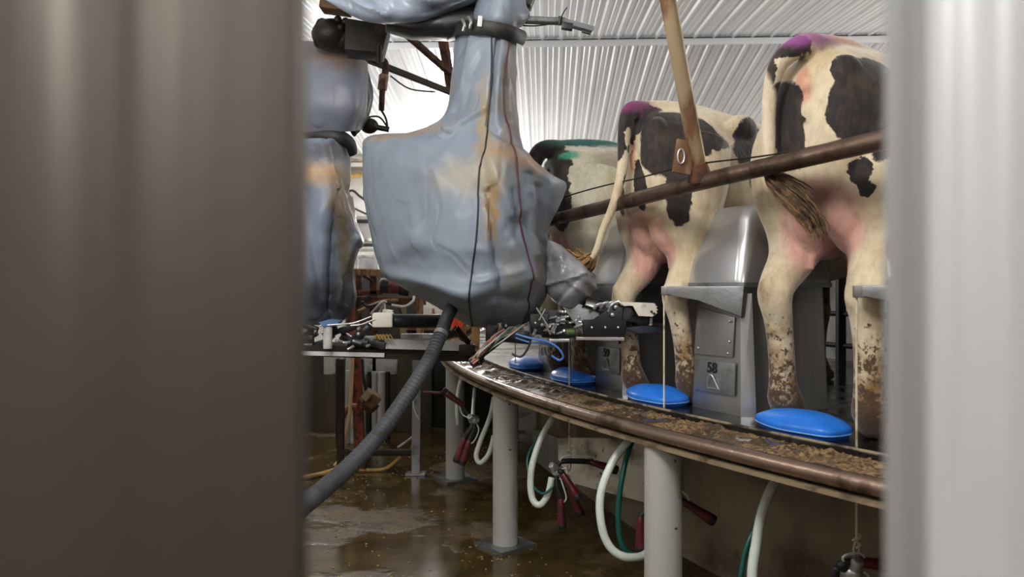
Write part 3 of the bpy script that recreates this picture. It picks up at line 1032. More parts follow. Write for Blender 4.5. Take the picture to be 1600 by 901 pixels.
hose('milk_hose', [at(742, 606, 5.4), at(740, 630, 5.2), at(739, 648, 5.05), at(741, 655, 5.0)], .013, M['hose_white'],
     'pale hose running down onto the muddy cluster between the farther posts', group=G)

# box beam below the deck (pale plate)
bb = thing('box_beam', 'pale grey steel box beam under the deck behind the milking cluster', 'beam', at(940, 740, 4.2))
tl, tr_, br_, bl_ = at(872, 683, 4.6), at(1010, 684, 4.25), at(1010, 785, 4.25), at(872, 748, 4.6)
nrm = (tr_ - tl).cross(bl_ - tl).normalized()
if nrm.y < 0:
    nrm = -nrm
MB().prism([tl, tr_, br_, bl_], V((0, 0, 0)), nrm * .015, .002).obj('front_plate', mat('pale_stained_plate', (222, 214, 196), .5, .0, (120, 108, 90), 5, (.45, .65), .6, .05, 20, None, .01, (70, 58, 44), 30, (.66, .72)), bb)
l2, l3 = at(832, 668, 5.15), at(832, 715, 5.15)
MB().prism([tl, bl_, l3, l2], V((0, 0, 0)), V((.012, .01, 0)), .002).obj('side_plate', M['steel_dark'], bb)

# ------------------------------------------------------------------ robot covers
VIN, VIN_D, STAIN = (120, 130, 143), (108, 118, 134), (146, 122, 82)


def vinyl(name, patches=(), base=VIN, rough=.42):
    return patch_mat(name, base, patches, rough, .22, 9, ((110, 119, 131), 2.0, (.35, .7)), (), .45, None, 0, .012, None, 2.6)


def seg_dist(q, poly):
    """distance and side of a 2D point from a polyline"""
    best, side = 1e9, 1
    for (ax, ay), (bx, by) in zip(poly, poly[1:]):
        dx, dy = bx - ax, by - ay
        u = max(0, min(1, ((q[0] - ax) * dx + (q[1] - ay) * dy) / (dx * dx + dy * dy)))
        ex, ey = q[0] - ax - u * dx, q[1] - ay - u * dy
        d = math.hypot(ex, ey)
        if d < best:
            best, side = d, (1 if dx * ey - dy * ex > 0 else -1)
    return best, side


def bag(name, rows, m, parent, nu=9, nv=9, wr=.018, cap=True, seed=0, seams=(), seam_mat=None, folds=()):
    """soft cover: rows of (px, py, distance) outline points from top to bottom; wrinkled a little"""
    R3 = [[tuple(at(*q)) for q in r] for r in rows]
    cols = list(zip(*R3))
    cols = [cr(list(c), nv) for c in cols]
    nr = len(cols[0])
    rings = []
    for i in range(nr):
        rings.append([V(q) for q in cr([c[i] for c in cols], nu, True)])
    cen = [sum(r, V()) / len(r) for r in rings]
    sd = V((seed * 3.1, seed * 1.7, seed))
    for i, r in enumerate(rings):
        for j, p in enumerate(r):
            d = (p - cen[i])
            d.z *= .3
            d.normalize()
            q = V((p.x * 3.2, p.y * 3.2, p.z * 2.0)) + sd
            a = noise.noise(q * .9)
            b = 1 - abs(noise.noise(V((q.x + q.z * .5, q.y, q.z * .45)) * 1.3 + V((5, 0, 2)))) * 2
            e_ = 1 - abs(noise.noise(V((q.x * .5 + q.z * .9, q.y * .5, q.z * .3 - q.x * .7)) * 1.5 + V((9, 4, 1)))) * 2
            h_ = a * wr + max(0, b - .55) * wr * 1.1 + max(0, e_ - .7) * wr * 1.5
            if d.y < .25:
                pq = (800 + FPX * p.x / p.y, 450 - FPX * (p.z - CAMZ) / p.y)
                for poly, am, w_ in folds:                # stitched-in folds of the cloth: sharp on one side, soft on the other
                    dd, sd_ = seg_dist(pq, poly)
                    h_ += am * math.exp(-(dd / (w_ * (.55 if sd_ > 0 else 1.3))) ** 1.6)
            r[j] = p + d * h_
    mb = MB()
    mb.loft(rings, cap)
    o = mb.obj(name, m, parent, 60)
    for si in seams:
        pts = []
        for i in range(nr):
            p = rings[i][si * nu]
            d = (p - cen[i])
            d.z = 0
            pts.append(p + d.normalized() * .002)
        s_ = MB()
        s_.tube(pts, .0042, 7)
        so = s_.obj('seam', seam_mat[seams.index(si)] if seam_mat else M['black_rubber'], parent)
    return o, rings


def st(px, py, D, rx, rz_, col=STAIN, ry=.3, soft=.75, amp=.07, sc=15, k=.7):
    return (at(px, py, D), (rx, ry, rz_), col, soft, amp, sc, k)


robot = thing('milking_robot', 'milking robot hung from above under a big grey-blue vinyl cover', 'robot', at(740, 300, 3.75))
bag_rows = [
    [(712, 52, 3.78), (735, 46, 3.62), (768, 44, 3.56), (796, 46, 3.60), (807, 52, 3.74), (790, 50, 3.92), (735, 50, 3.94)],
    [(706, 115, 3.78), (730, 112, 3.60), (768, 112, 3.53), (788, 112, 3.56), (806, 120, 3.74), (790, 115, 3.94), (728, 115, 3.95)],
    [(694, 180, 3.80), (722, 176, 3.62), (764, 185, 3.50), (787, 172, 3.54), (809, 185, 3.74), (792, 180, 3.96), (722, 180, 4.00)],
    [(640, 206, 3.95), (690, 207, 3.66), (757, 228, 3.46), (793, 205, 3.50), (818, 238, 3.74), (800, 225, 4.05), (680, 206, 4.15)],
    [(574, 213, 4.05), (655, 222, 3.68), (750, 262, 3.42), (803, 238, 3.46), (862, 274, 3.82), (812, 250, 4.18), (640, 216, 4.32)],
    [(565, 246, 4.05), (650, 268, 3.64), (748, 300, 3.40), (808, 275, 3.44), (881, 290, 3.88), (820, 290, 4.22), (638, 262, 4.36)],
    [(573, 330, 4.05), (655, 345, 3.62), (745, 355, 3.39), (812, 335, 3.43), (862, 344, 3.82), (818, 342, 4.22), (650, 335, 4.36)],
    [(590, 400, 4.02), (662, 416, 3.63), (737, 425, 3.41), (822, 398, 3.46), (855, 402, 3.76), (812, 402, 4.16), (662, 402, 4.30)],
    [(603, 432, 3.98), (672, 448, 3.60), (733, 468, 3.42), (829, 450, 3.48), (851, 450, 3.74), (802, 452, 4.08), (682, 442, 4.20)],
    [(640, 452, 4.0), (694, 484, 3.96), (738, 509, 3.80), (815, 506, 3.72), (836, 480, 3.78), (792, 482, 4.0), (702, 467, 4.12)],
]
vp = [st(756, 200, 3.5, .03, .22, (150, 128, 84), k=.7), st(770, 320, 3.42, .035, .16, (138, 110, 62), k=.85), st(785, 240, 3.48, .07, .05, (160, 124, 76)),
      st(830, 262, 3.7, .10, .045, (176, 132, 84), k=.8), st(798, 150, 3.6, .05, .3, (104, 90, 66), k=.8), st(735, 275, 3.5, .16, .08, (160, 148, 120), k=.6),
      st(640, 208, 3.85, .26, .025, (150, 120, 84), k=.75), st(845, 430, 3.7, .05, .16, (120, 104, 78), k=.7), st(700, 95, 3.7, .03, .2, (120, 112, 96), k=.5),
      st(800, 430, 3.5, .05, .12, (120, 112, 92), k=.5)]
M['vinyl'] = vinyl('grey_blue_vinyl', vp)
red_thread = mat('dark_red_piping', (74, 22, 30), .6)
_, rings = bag('main_cover', bag_rows, M['vinyl'], robot, 14, 14, .016, True, 1, (2, 3), [M['black_rubber'], red_thread], [
    ([(600, 225), (690, 250), (742, 300)], -.022, 18), ([(612, 437), (680, 450), (735, 470)], .016, 9), ([(757, 235), (775, 285), (800, 335)], .034, 10),
    ([(765, 300), (772, 380), (785, 450)], -.034, 8), ([(800, 385), (826, 432)], .026, 13), ([(778, 60), (770, 130), (762, 195)], -.028, 5),
    ([(735, 60), (722, 140), (700, 198)], .024, 7), ([(792, 75), (794, 185)], .014, 7), ([(690, 212), (755, 170)], .024, 8), ([(842, 290), (852, 362)], -.026, 7),
    ([(824, 300), (838, 398)], .026, 7), ([(745, 478), (775, 462), (815, 470)], -.030, 8), ([(590, 415), (650, 380), (735, 392)], .016, 22),
    ([(815, 345), (850, 382)], -.016, 6), ([(640, 300), (700, 420)], -.010, 24), ([(752, 262), (748, 380)], -.012, 7), ([(790, 200), (822, 262)], .016, 8),
    ([(770, 205), (812, 232)], -.016, 6), ([(752, 85), (728, 130), (712, 175)], -.012, 6), ([(800, 300), (808, 372)], -.014, 6), ([(745, 440), (810, 425)], .012, 9)])
# gripper cover: shiny grey film with sharp folds
grip = [
    [(850, 372, 3.72), (862, 376, 3.62), (876, 382, 3.62), (884, 388, 3.72), (876, 386, 3.82), (860, 378, 3.82)],
    [(850, 398, 3.72), (868, 402, 3.55), (892, 400, 3.55), (908, 406, 3.72), (892, 404, 3.88), (866, 400, 3.88)],
    [(850, 430, 3.70), (872, 434, 3.52), (910, 428, 3.50), (931, 436, 3.72), (908, 434, 3.90), (868, 432, 3.90)],
    [(853, 452, 3.70), (876, 460, 3.52), (906, 458, 3.52), (926, 458, 3.72), (904, 456, 3.86), (872, 454, 3.86)],
    [(864, 470, 3.68), (880, 478, 3.58), (894, 480, 3.58), (904, 474, 3.68), (894, 472, 3.78), (878, 470, 3.78)],
]
gm = patch_mat('shiny_grey_film', (146, 147, 152), [st(872, 415, 3.55, .05, .1, (86, 84, 84), k=.7)], .24, .5, 8, None, (), .6, None, 0, .03)
bag('gripper_cover', grip, gm, robot, 12, 12, .014, True, 4, (), None, [
    ([(852, 446), (905, 430)], .018, 4), ([(903, 402), (914, 435), (927, 452)], .018, 5), ([(868, 474), (900, 440)], -.016, 4), ([(862, 410), (898, 404)], -.014, 6),
    ([(880, 432), (915, 462)], .014, 4), ([(888, 385), (880, 430)], -.012, 5), ([(908, 425), (935, 432)], .014, 4)])
# arm cover along the top of the frame, cuff, black elbow and strap
arm_rows = [
    [(470, -75, 3.95), (480, -30, 3.75), (500, -5, 3.68), (530, -2, 3.75), (520, -40, 4.1), (495, -80, 4.15)],
    [(520, -85, 3.95), (528, -20, 3.66), (545, 18, 3.62), (560, 24, 3.78), (560, -20, 4.1), (540, -85, 4.15)],
    [(590, -95, 3.95), (585, -25, 3.60), (590, 26, 3.56), (600, 32, 3.78), (605, -15, 4.1), (600, -95, 4.15)],
    [(660, -100, 3.95), (655, -30, 3.58), (655, 22, 3.56), (665, 29, 3.78), (675, -15, 4.1), (670, -100, 4.15)],
    [(730, -100, 3.95), (728, -40, 3.60), (725, -2, 3.58), (735, 8, 3.78), (745, -20, 4.08), (740, -100, 4.12)],
    [(790, -100, 3.92), (792, -60, 3.64), (792, -35, 3.62), (796, -25, 3.78), (800, -40, 4.0), (796, -100, 4.05)],
]
bag('arm_cover', arm_rows, vinyl('arm_vinyl', [st(690, 15, 3.6, .12, .03, (70, 70, 72), k=.6)], (142, 152, 168), .34), robot, 10, 10, .02, True, 7, (), None, [([(540, -5), (600, 24)], .03, 7), ([(575, -10), (612, 30)], -.03, 6), ([(640, -5), (700, 10)], .03, 7), ([(670, 20), (730, -5)], -.025, 6), ([(700, -10), (745, 5)], .02, 5)])
cuff_rows = [
    [(740, -40, 3.70), (762, -42, 3.58), (800, -42, 3.58), (822, -35, 3.72), (805, -40, 3.9), (755, -40, 3.9)],
    [(744, 0, 3.70), (765, 0, 3.56), (800, 0, 3.56), (818, 4, 3.72), (800, 0, 3.9), (758, 0, 3.9)],
    [(742, 26, 3.70), (765, 30, 3.56), (798, 30, 3.57), (824, 24, 3.72), (800, 26, 3.9), (756, 26, 3.9)],
    [(752, 44, 3.72), (768, 46, 3.60), (795, 46, 3.60), (812, 42, 3.72), (796, 44, 3.88), (760, 44, 3.88)],
]
bag('neck_cuff', cuff_rows, M['vinyl'], robot, 8, 8, .02, True, 9)
mb = MB()
elb = [[(600, 22, 3.95), (602, 10, 3.75), (604, 38, 3.72), (602, 50, 3.9), (602, 40, 4.05)], [(640, 15, 3.95), (642, 5, 3.70), (644, 48, 3.68), (642, 62, 3.9), (640, 40, 4.1)],
       [(700, 0, 3.95), (702, 0, 3.68), (704, 48, 3.66), (702, 64, 3.9), (700, 40, 4.1)], [(750, 0, 3.95), (752, 5, 3.72), (752, 40, 3.70), (750, 56, 3.9), (750, 30, 4.05)],
       [(770, 5, 3.95), (770, 10, 3.8), (770, 34, 3.8), (770, 44, 3.9), (770, 25, 3.95)]]
mb.loft([[V(q) for q in cr([tuple(at(*p)) for p in r], 6, True)] for r in elb])
mb.obj('elbow_housing', M['black'], robot, 40)
mb = MB()
sp = [at(700, 52, 3.80), at(716, 44, 3.66), at(745, 42, 3.56), at(780, 46, 3.54), at(806, 54, 3.60), at(818, 60, 3.74), at(805, 56, 3.92), at(740, 50, 3.97)]
mb.tube([V(q) for q in cr([tuple(q) for q in sp], 6, True)] + [sp[0]], .030, 10, 0, (.45, 1.15))
mb.obj('neck_strap', M['black_rubber'], robot)
for q in ((722, 38), (732, 34), (758, 40), (772, 36)):
    MB().tube([at(q[0], q[1] - 8, 3.56), at(q[0] + 4, q[1], 3.54), at(q[0] + 2, q[1] + 10, 3.55)], .008, 8, 4).obj('strap_buckle', M['steel_dark'], robot)
mb = MB()
mb.box(at(750, 33, 3.53), (.022, .012, .05), Matrix.Rotation(R_(5), 4, 'Y'), .003)
mb.obj('strap_clip', M['pale'], robot)
# sensor bar reaching right from the neck
mb = MB()
mb.beam(at(806, 30, 3.72), at(880, 33, 3.78), .045, .018, .003)
mb.beam(at(874, 32, 3.78), at(925, 46, 3.82), .042, .018, .003)
bar = mb.obj('sensor_bar', M['galv'], robot)
mb = MB()
mb.box(at(886, 41, 3.74), (.055, .035, .032), Matrix.Rotation(R_(8), 4, 'Y'), .004)
mb.cyl(at(874, 38, 3.76), at(876, 26, 3.76), .012)
mb.tube([at(876, 28, 3.76), at(881, 18, 3.76), at(886, 11, 3.76)], .003, 6)
mb.obj('sensor', M['black'], bar)
MB().box(at(916, 50, 3.81), (.045, .02, .012), Matrix.Rotation(R_(14), 4, 'Y'), .002).obj('end_stop', M['black'], bar)
mb = MB()
mb.tube([at(812, 39, 3.72), at(835, 40, 3.73), at(860, 37, 3.74)], .0035, 6, 4)
mb.obj('sensor_wire', M['black_rubber'], bar)
mb = MB()
mb.box(at(822, -6, 3.9), (.09, .10, .11), Matrix.Rotation(R_(20), 4, 'Y'), .012)
mb.obj('motor_block', M['black'], robot)

# gripper: black brackets, guard, fittings and tubes
GR = thing('robot_gripper', 'black and silver robot gripper reaching toward the stalls with a white toothed guard', 'gripper', at(930, 505, 3.62))
Y1 = V((0, .05, 0))
mb = MB()
mb.prism([at(879, 479, 3.60), at(905, 474, 3.6), at(938, 486, 3.60), at(932, 500, 3.60), at(911, 522, 3.60)], V(), Y1 * .5, .003)
mb.obj('hinge_plate', M['galv'], GR)
mb = MB()
mb.prism([at(912, 499, 3.55), at(928, 499, 3.55), at(960, 474, 3.55), at(988, 478, 3.55), at(992, 492, 3.55), at(977, 500, 3.55), at(977, 525, 3.55), at(912, 525, 3.55)], V(), Y1 * 2.2, .004)
br = mb.obj('bracket', M['black'], GR)
for q in (925, 946, 966):
    MB().ball(at(q, 511, 3.545), .007).obj('bolt', M['steel'], br)
mb = MB()
mb.beam(at(915, 470, 3.62), at(968, 484, 3.58), .05, .05, .008)
mb.beam(at(970, 486, 3.58), at(1010, 492, 3.6), .06, .06, .01)
mb.box(at(1018, 487, 3.66), (.11, .10, .10), None, .008)
mb.obj('linkage', M['black'], GR)
mb = MB()
mb.beam(at(916, 472, 3.575), at(932, 477, 3.565), .022, .022, .004)
for q in ((928, 482), (938, 480), (948, 479)):
    mb.tube([at(q[0], q[1], 3.54), at(q[0] + 5, q[1] - 6, 3.535), at(q[0] + 13, q[1] - 8, 3.535)], .008, 8, 4)
mb.obj('link_pins', M['steel'], GR)
mb = MB()
for q in ((962, 479), (957, 491)):
    mb.ball(at(*q, 3.535), .011)
mb.tube([at(950, 486, 3.54), at(955, 476, 3.53), at(966, 470, 3.53), at(972, 476, 3.53)], .006, 8, 5)
mb.obj('knuckle', M['steel'], GR)
mb = MB()
outl = [(966, 471), (1000, 472), (1022, 473), (1025, 475), (1023, 477), (1028, 478), (1024, 481), (1029, 483), (1024, 486), (1028, 488), (1023, 491), (1020, 494), (998, 493), (994, 486), (990, 477), (984, 476), (976, 478)]
mb.prism([at(a, b, 3.52) for a, b in outl], V(), V((0, .02, 0)), .002)
gd = mb.obj('guard', M['white'], GR)
for q in ((1018, 486), (1022, 489)):
    MB().ball(at(*q, 3.515), .006).obj('screw', M['black'], gd)
MB().cyl(at(1016, 494, 3.58), at(1016, 508, 3.58), .006, n=14).obj('spring_pin', M['pale'], GR)
mb = MB()
mb.tube([at(1016, 495, 3.58) + V((.010 * math.cos(k_), .010 * math.sin(k_), -k_ * .0014)) for k_ in range(26)], .0028, 6)
mb.obj('spring', M['pale'], GR)
mb = MB()
mb.prism([at(978, 512, 3.52), at(1005, 508, 3.56), at(1036, 510, 3.6), at(1036, 518, 3.6), at(1000, 521, 3.54)], V(), V((0, .12, 0)), .006)
mb.obj('tray', mat('dark_slate_plastic', (58, 62, 72), .35), GR)
mb = MB()
mb.beam(at(900, 528, 3.57), at(975, 529, 3.57), .018, .014, .002)
mb.beam(at(858, 531, 3.56), at(890, 531, 3.56), .02, .014, .002)
mb.obj('rail', M['steel'], GR)
# manifold of fittings
mb = MB()
mb.box(at(872, 505, 3.68), (.16, .09, .13), None, .008)
mb.box(at(842, 505, 3.66), (.09, .09, .10), None, .008)
mf = mb.obj('valve_block', M['black'], GR)
rd = random.Random(3)
mb = MB()
for i in range(26):
    q = at(836 + rd.random() * 62, 484 + rd.random() * 40, 3.60 + rd.random() * .03)
    d = V((rd.choice((1, .9, -.2)), -.5, rd.uniform(-.4, .4))).normalized()
    mb.cyl(q, q + d * rd.uniform(.02, .05), rd.uniform(.005, .009), n=10, bev=.001)
mb.obj('fittings', M['steel'], mf)
mb = MB()
mb.cyl(at(884, 518, 3.6), at(898, 518, 3.6), .016, n=16, bev=.003)
mb.obj('green_fitting', mat('olive_cap', (70, 92, 50), .5), mf)
mb = MB()
for a_, b_ in (((846, 492), (860, 522)), ((852, 482), (842, 500)), ((838, 480), (858, 512))):
    mb.cyl(at(*a_, 3.57), at(*b_, 3.56), .005, n=10)
mb.obj('rods', M['steel_dark'], GR)
mb = MB()
mb.tube([at(806, 521, 3.58), at(830, 528, 3.56), at(855, 533, 3.55), at(872, 543, 3.54), at(880, 556, 3.54), at(874, 562, 3.55), at(862, 555, 3.56)], .0055, 10, 6)
mb.tube([at(806, 527, 3.6), at(828, 534, 3.58), at(850, 536, 3.57), at(866, 541, 3.56)], .005, 10, 6)
mb.obj('air_tubes', M['blue_tube'], GR)
mb = MB()
mb.tube([at(828, 505, 3.6), at(828, 535, 3.57), at(815, 556, 3.57), at(800, 552, 3.58)], .005, 8, 6)
mb.obj('black_tube', M['black_rubber'], GR)

# bundle of coloured wires hanging under the cover
cb = thing('cable_bundle', 'tangle of thin coloured wires drooping under the big cover to the rim', 'cables', at(760, 550, 3.7))
rd = random.Random(11)
wm = [('white_wire', (200, 200, 196)), ('black_wire', (22, 22, 24)), ('grey_wire', (120, 122, 126)), ('blue_wire', (70, 96, 150)), ('pink_wire', (196, 140, 132)), ('green_wire', (70, 110, 84))]
wmm = [mat('sheath_' + a, c_, .4) for a, c_ in wm]
for i in range(22):
    s0 = at(790 + rd.uniform(-18, 34), 508 + rd.uniform(-4, 8), 3.66 + rd.uniform(-.03, .05))
    s1 = at(776 + rd.uniform(-12, 16), 528 + rd.uniform(-6, 6), 3.64 + rd.uniform(-.03, .04))
    s2 = at(757 + rd.uniform(-9, 9), 548 + rd.uniform(-5, 5), 3.66 + rd.uniform(-.03, .03))
    s3 = at(743 + rd.uniform(-7, 9), 563 + rd.uniform(-6, 6), 3.70 + rd.uniform(-.03, .03))
    k_ = rd.choice((0, 0, 1, 1, 1, 2, 2, 3, 4, 5))
    mb = MB()
    mb.tube([s0, s1, s2, s3], rd.uniform(.003, .0055), 7, 6)
    mb.obj(wm[k_][0], wmm[k_], cb)
mb = MB()
mb.box(at(805, 525, 3.70), (.16, .07, .06), Matrix.Rotation(R_(6), 4, 'Y'), .01)
mb.box(at(770, 520, 3.74), (.07, .07, .09), None, .012)
mb.box(at(745, 562, 3.74), (.07, .06, .05), Matrix.Rotation(R_(-30), 4, 'Y'), .012)
mb.obj('connector', M['black'], cb)

# corrugated hose from the cover towards the camera
hp = cr([tuple(q) for q in (at(712, 470, 3.62), at(700, 492, 3.56), at(690, 518, 3.5), at(668, 566, 3.36), at(634, 620, 3.14), at(594, 676, 2.92), at(548, 726, 2.72), at(500, 768, 2.55), at(455, 808, 2.40),
                               V((-.82, 2.25, .62)), V((-1.05, 2.1, .30)), V((-1.35, 2.0, .06)), V((-1.9, 1.95, .04)))], 60)
ch = thing('suction_hose', 'fat ribbed grey hose slanting from under the cover down to the floor', 'hose', V((-1.35, 2.0, 0)))
mb = MB()
cut = 115
mb.tube(hp[cut:], [.028 + .0055 * math.sin(i * math.pi / 3) for i in range(len(hp) - cut)], 18)
mb.obj('corrugated_tube', mat('grey_ribbed_plastic', (66, 69, 74), .42, 0, (50, 46, 40), 9, (.52, .7), .6), ch)
mb = MB()
mb.tube(hp[:cut + 8], .031, 18)
mb.obj('cuff', M['black_rubber'], ch)
mb = MB()
mb.tube(hp[cut + 6:cut + 16], .0335, 18)
mb.obj('clamp', M['steel_dark'], ch)

# ------------------------------------------------------------------ second robot, half behind the left post
rb = thing('milking_robot', 'second milking robot in stained grey covers, half behind the dark post', 'robot', at(510, 300, 4.8))
up = [
    [(400, 58, 4.9), (440, 62, 4.55), (530, 68, 4.5), (566, 92, 4.6), (568, 96, 4.9), (500, 75, 5.2), (420, 66, 5.2)],
    [(398, 110, 4.9), (440, 112, 4.52), (535, 115, 4.46), (568, 118, 4.6), (571, 120, 4.9), (510, 118, 5.2), (420, 114, 5.2)],
    [(398, 160, 4.9), (440, 162, 4.52), (535, 168, 4.46), (566, 166, 4.6), (569, 168, 4.9), (510, 166, 5.2), (420, 162, 5.2)],
    [(400, 202, 4.9), (440, 205, 4.58), (520, 206, 4.54), (552, 204, 4.62), (560, 202, 4.9), (505, 204, 5.15), (425, 204, 5.15)],
]
bag('shoulder_cover', up, vinyl('shoulder_vinyl', [st(535, 88, 4.5, .16, .07, (130, 100, 70), k=.75), st(500, 80, 4.5, .2, .05, (90, 80, 72), k=.7)], (112, 113, 126)), rb, 8, 8, .016, True, 12)
mb = MB()
mb.tube([at(562, 96, 4.7), at(570, 120, 4.8), at(575, 150, 4.85), at(566, 185, 4.85), at(552, 206, 4.8)], [.04, .055, .06, .055, .04], 18, 6, (.5, 1))
mb.obj('joint_housing', M['black'], rb)
mb = MB()
mb.tube([at(420, 212, 4.65), at(470, 208, 4.58), at(520, 212, 4.55), at(545, 222, 4.6), at(552, 240, 4.66)], [.045, .045, .045, .04, .03], 12, 6, (.6, 1))
mb.obj('strap', M['black_rubber'], rb)
lo = [
    [(430, 215, 4.85), (460, 216, 4.58), (510, 216, 4.54), (536, 220, 4.62), (544, 226, 4.85), (505, 220, 5.1), (450, 218, 5.1)],
    [(425, 262, 4.85), (462, 266, 4.52), (512, 262, 4.50), (536, 262, 4.60), (543, 268, 4.85), (505, 265, 5.1), (448, 264, 5.1)],
    [(422, 310, 4.85), (468, 320, 4.48), (528, 308, 4.46), (544, 318, 4.58), (548, 322, 4.85), (508, 318, 5.1), (446, 316, 5.1)],
    [(420, 370, 4.85), (472, 385, 4.46), (520, 380, 4.50), (556, 372, 4.56), (561, 374, 4.85), (512, 376, 5.1), (446, 374, 5.1)],
    [(424, 420, 4.85), (474, 440, 4.48), (512, 440, 4.56), (546, 420, 4.60), (547, 420, 4.85), (512, 425, 5.1), (448, 424, 5.1)],
    [(432, 465, 4.85), (472, 480, 4.54), (512, 482, 4.58), (548, 470, 4.66), (550, 465, 4.85), (512, 470, 5.05), (454, 468, 5.05)],
    [(450, 500, 4.82), (476, 506, 4.62), (508, 506, 4.64), (534, 500, 4.7), (534, 498, 4.82), (508, 500, 4.95), (466, 500, 4.95)],
]
bag('forearm_cover', lo, vinyl('forearm_vinyl', [st(505, 270, 4.5, .26, .06, (176, 140, 92), k=.8), st(541, 370, 4.55, .065, .34, (84, 76, 56), k=.95), st(515, 470, 4.55, .24, .15, (40, 40, 44), k=.92), st(520, 235, 4.5, .2, .05, (70, 66, 62), k=.8), st(535, 300, 4.55, .05, .15, (120, 100, 74), k=.7)], (122, 131, 150)), rb, 12, 12, .022, True, 15, (), None, [([(512, 225), (530, 330), (556, 378)], .04, 8), ([(527, 300), (520, 400), (515, 480)], -.045, 9), ([(498, 330), (506, 470)], .03, 9), ([(548, 375), (524, 472)], .035, 8), ([(520, 262), (545, 300)], -.03, 6), ([(480, 300), (492, 420)], -.025, 12), ([(535, 420), (540, 470)], -.03, 6)])  # brown stains, plus dark patches painting the shade in the folds

# second robot's gripper arm: long tray with black cylinder and linkages, at the height of the rim
arm2 = thing('robot_gripper', 'blurred horizontal gripper arm of the second robot with a black cylinder and white cap', 'gripper', at(620, 530, 4.6))
mb = MB()
mb.beam(at(470, 546, 4.55), at(742, 556, 4.75), .035, .06, .004)
mb.obj('arm_beam', M['darkmetal'], arm2)
mb = MB()
mb.beam(at(470, 551, 4.5), at(600, 554, 4.55), .012, .02, .002)
mb.beam(at(600, 536, 4.6), at(735, 540, 4.7), .05, .05, .004)
mb.obj('arm_rail', M['pale'], arm2)
mb = MB()
mb.cyl(at(614, 501, 4.5), at(700, 501, 4.62), .041, n=28, bev=.006)
mb.obj('cylinder', M['black'], arm2)
mb = MB()
mb.box(at(599, 499, 4.5), (.12, .085, .085), None, .012)
mb.box(at(606, 487, 4.55), (.06, .05, .03), Matrix.Rotation(R_(8), 4, 'Y'), .006)
mb.obj('cylinder_cap', M['white'], arm2)
mb = MB()
mb.cyl(at(512, 508, 4.45), at(512, 544, 4.45), .026, n=20, bev=.004)
mb.obj('white_bushing', M['pale'], arm2)
mb = MB()
rd = random.Random(5)
for i in range(12):
    q = at(rd.uniform(480, 588), rd.uniform(508, 540), 4.55 + rd.uniform(0, .08))
    mb.box(q, (rd.uniform(.05, .13), .05, rd.uniform(.03, .06)), Matrix.Rotation(rd.uniform(-.7, .7), 4, 'Y'), .008)
mb.beam(at(545, 540, 4.56), at(578, 505, 4.56), .05, .05, .008)
mb.obj('linkage', M['black'], arm2)
for i in range(12):
    q = at(rd.uniform(482, 585), rd.uniform(510, 540), 4.50)
    MB().cyl(q, q + V((rd.uniform(-.05, .05), -.02, rd.uniform(-.02, .02))), .008, n=10, bev=.001).obj('pin', M['steel'], arm2)
for q in ((560, 513), (560, 521)):
    MB().ball(at(*q, 4.49), .012).obj('pin', M['steel'], arm2)
mb = MB()
mb.box(at(655, 527, 4.66), (.22, .05, .05), None, .006)
mb.box(at(585, 528, 4.58), (.12, .05, .03), None, .006)
mb.obj('sensor_block', M['galv'], arm2)
mb = MB()
for k_ in range(5):
    mb.tube([at(586 + k_ * 5, 528, 4.53), at(589 + k_ * 5, 522, 4.52), at(594 + k_ * 5, 530, 4.53)], .004, 6, 4)
mb.obj('spring_clip', M['yellow'], arm2)
mb = MB()
mb.beam(at(712, 512, 4.62), at(738, 544, 4.7), .026, .026, .004)
mb.box(at(730, 546, 4.68), (.10, .06, .07), None, .01)
mb.obj('wrist_strut', M['darkmetal'], arm2)
mb = MB()
mb.prism([at(497, 503, 4.42), at(515, 498, 4.45), at(532, 500, 4.5), at(524, 509, 4.44), at(505, 509, 4.4)], V(), V((0, .1, 0)), .004)
mb.obj('blue_plate', mat('slate_blue_plate', (86, 112, 148), .4), arm2)
mb = MB()
mb.tube([at(500, 508, 4.42), at(530, 506, 4.44), at(552, 504, 4.46), at(580, 494, 4.48)], .005, 8, 6)
mb.tube([at(548, 508, 4.46), at(566, 506, 4.46), at(586, 498, 4.46)], .006, 8, 6)
mb.obj('arm_cable', M['steel_dark'], arm2)

# ------------------------------------------------------------------ steelwork and pipes above, on the left
ds = thing('drive_box', 'dark grimy sheet metal box under the top arm cover', 'box', at(570, 55, 4.3))
mb = MB()
mb.prism([at(540, 27, 4.2), at(608, 38, 4.2), at(597, 82, 4.2), at(538, 76, 4.2)], V(), V((-.02, .18, 0)), .008)
mb.obj('casing', M['darkmetal'], ds)
mb = MB()
mb.cyl(at(592, 72, 4.18), at(592, 98, 4.18), .016, n=12)
mb.obj('stub', M['darkmetal'], ds)
mt = thing('drive_motor', 'lumpy dark motor and bracket beside the grimy box, at the dark post', 'motor', at(515, 50, 4.35))
mb = MB()
mb.ball(at(520, 55, 4.4), (.12, .12, .09))
mb.cyl(at(495, 50, 4.4), at(548, 62, 4.4), .085, n=20, bev=.02)
mb.obj('housing', M['darkmetal'], mt)
for q in ((528, 30), (540, 33), (533, 42), (545, 44)):
    MB().ball(at(*q, 4.3), .022).obj('bolt', M['darkmetal'], mt)
mb = MB()
mb.box(at(525, 12, 4.3), (.16, .12, .05), Matrix.Rotation(R_(8), 4, 'Y'), .006)
mb.obj('bracket', mat('ochre_stained_bracket', (112, 84, 58), .6, .2, (70, 54, 42), 9), mt)
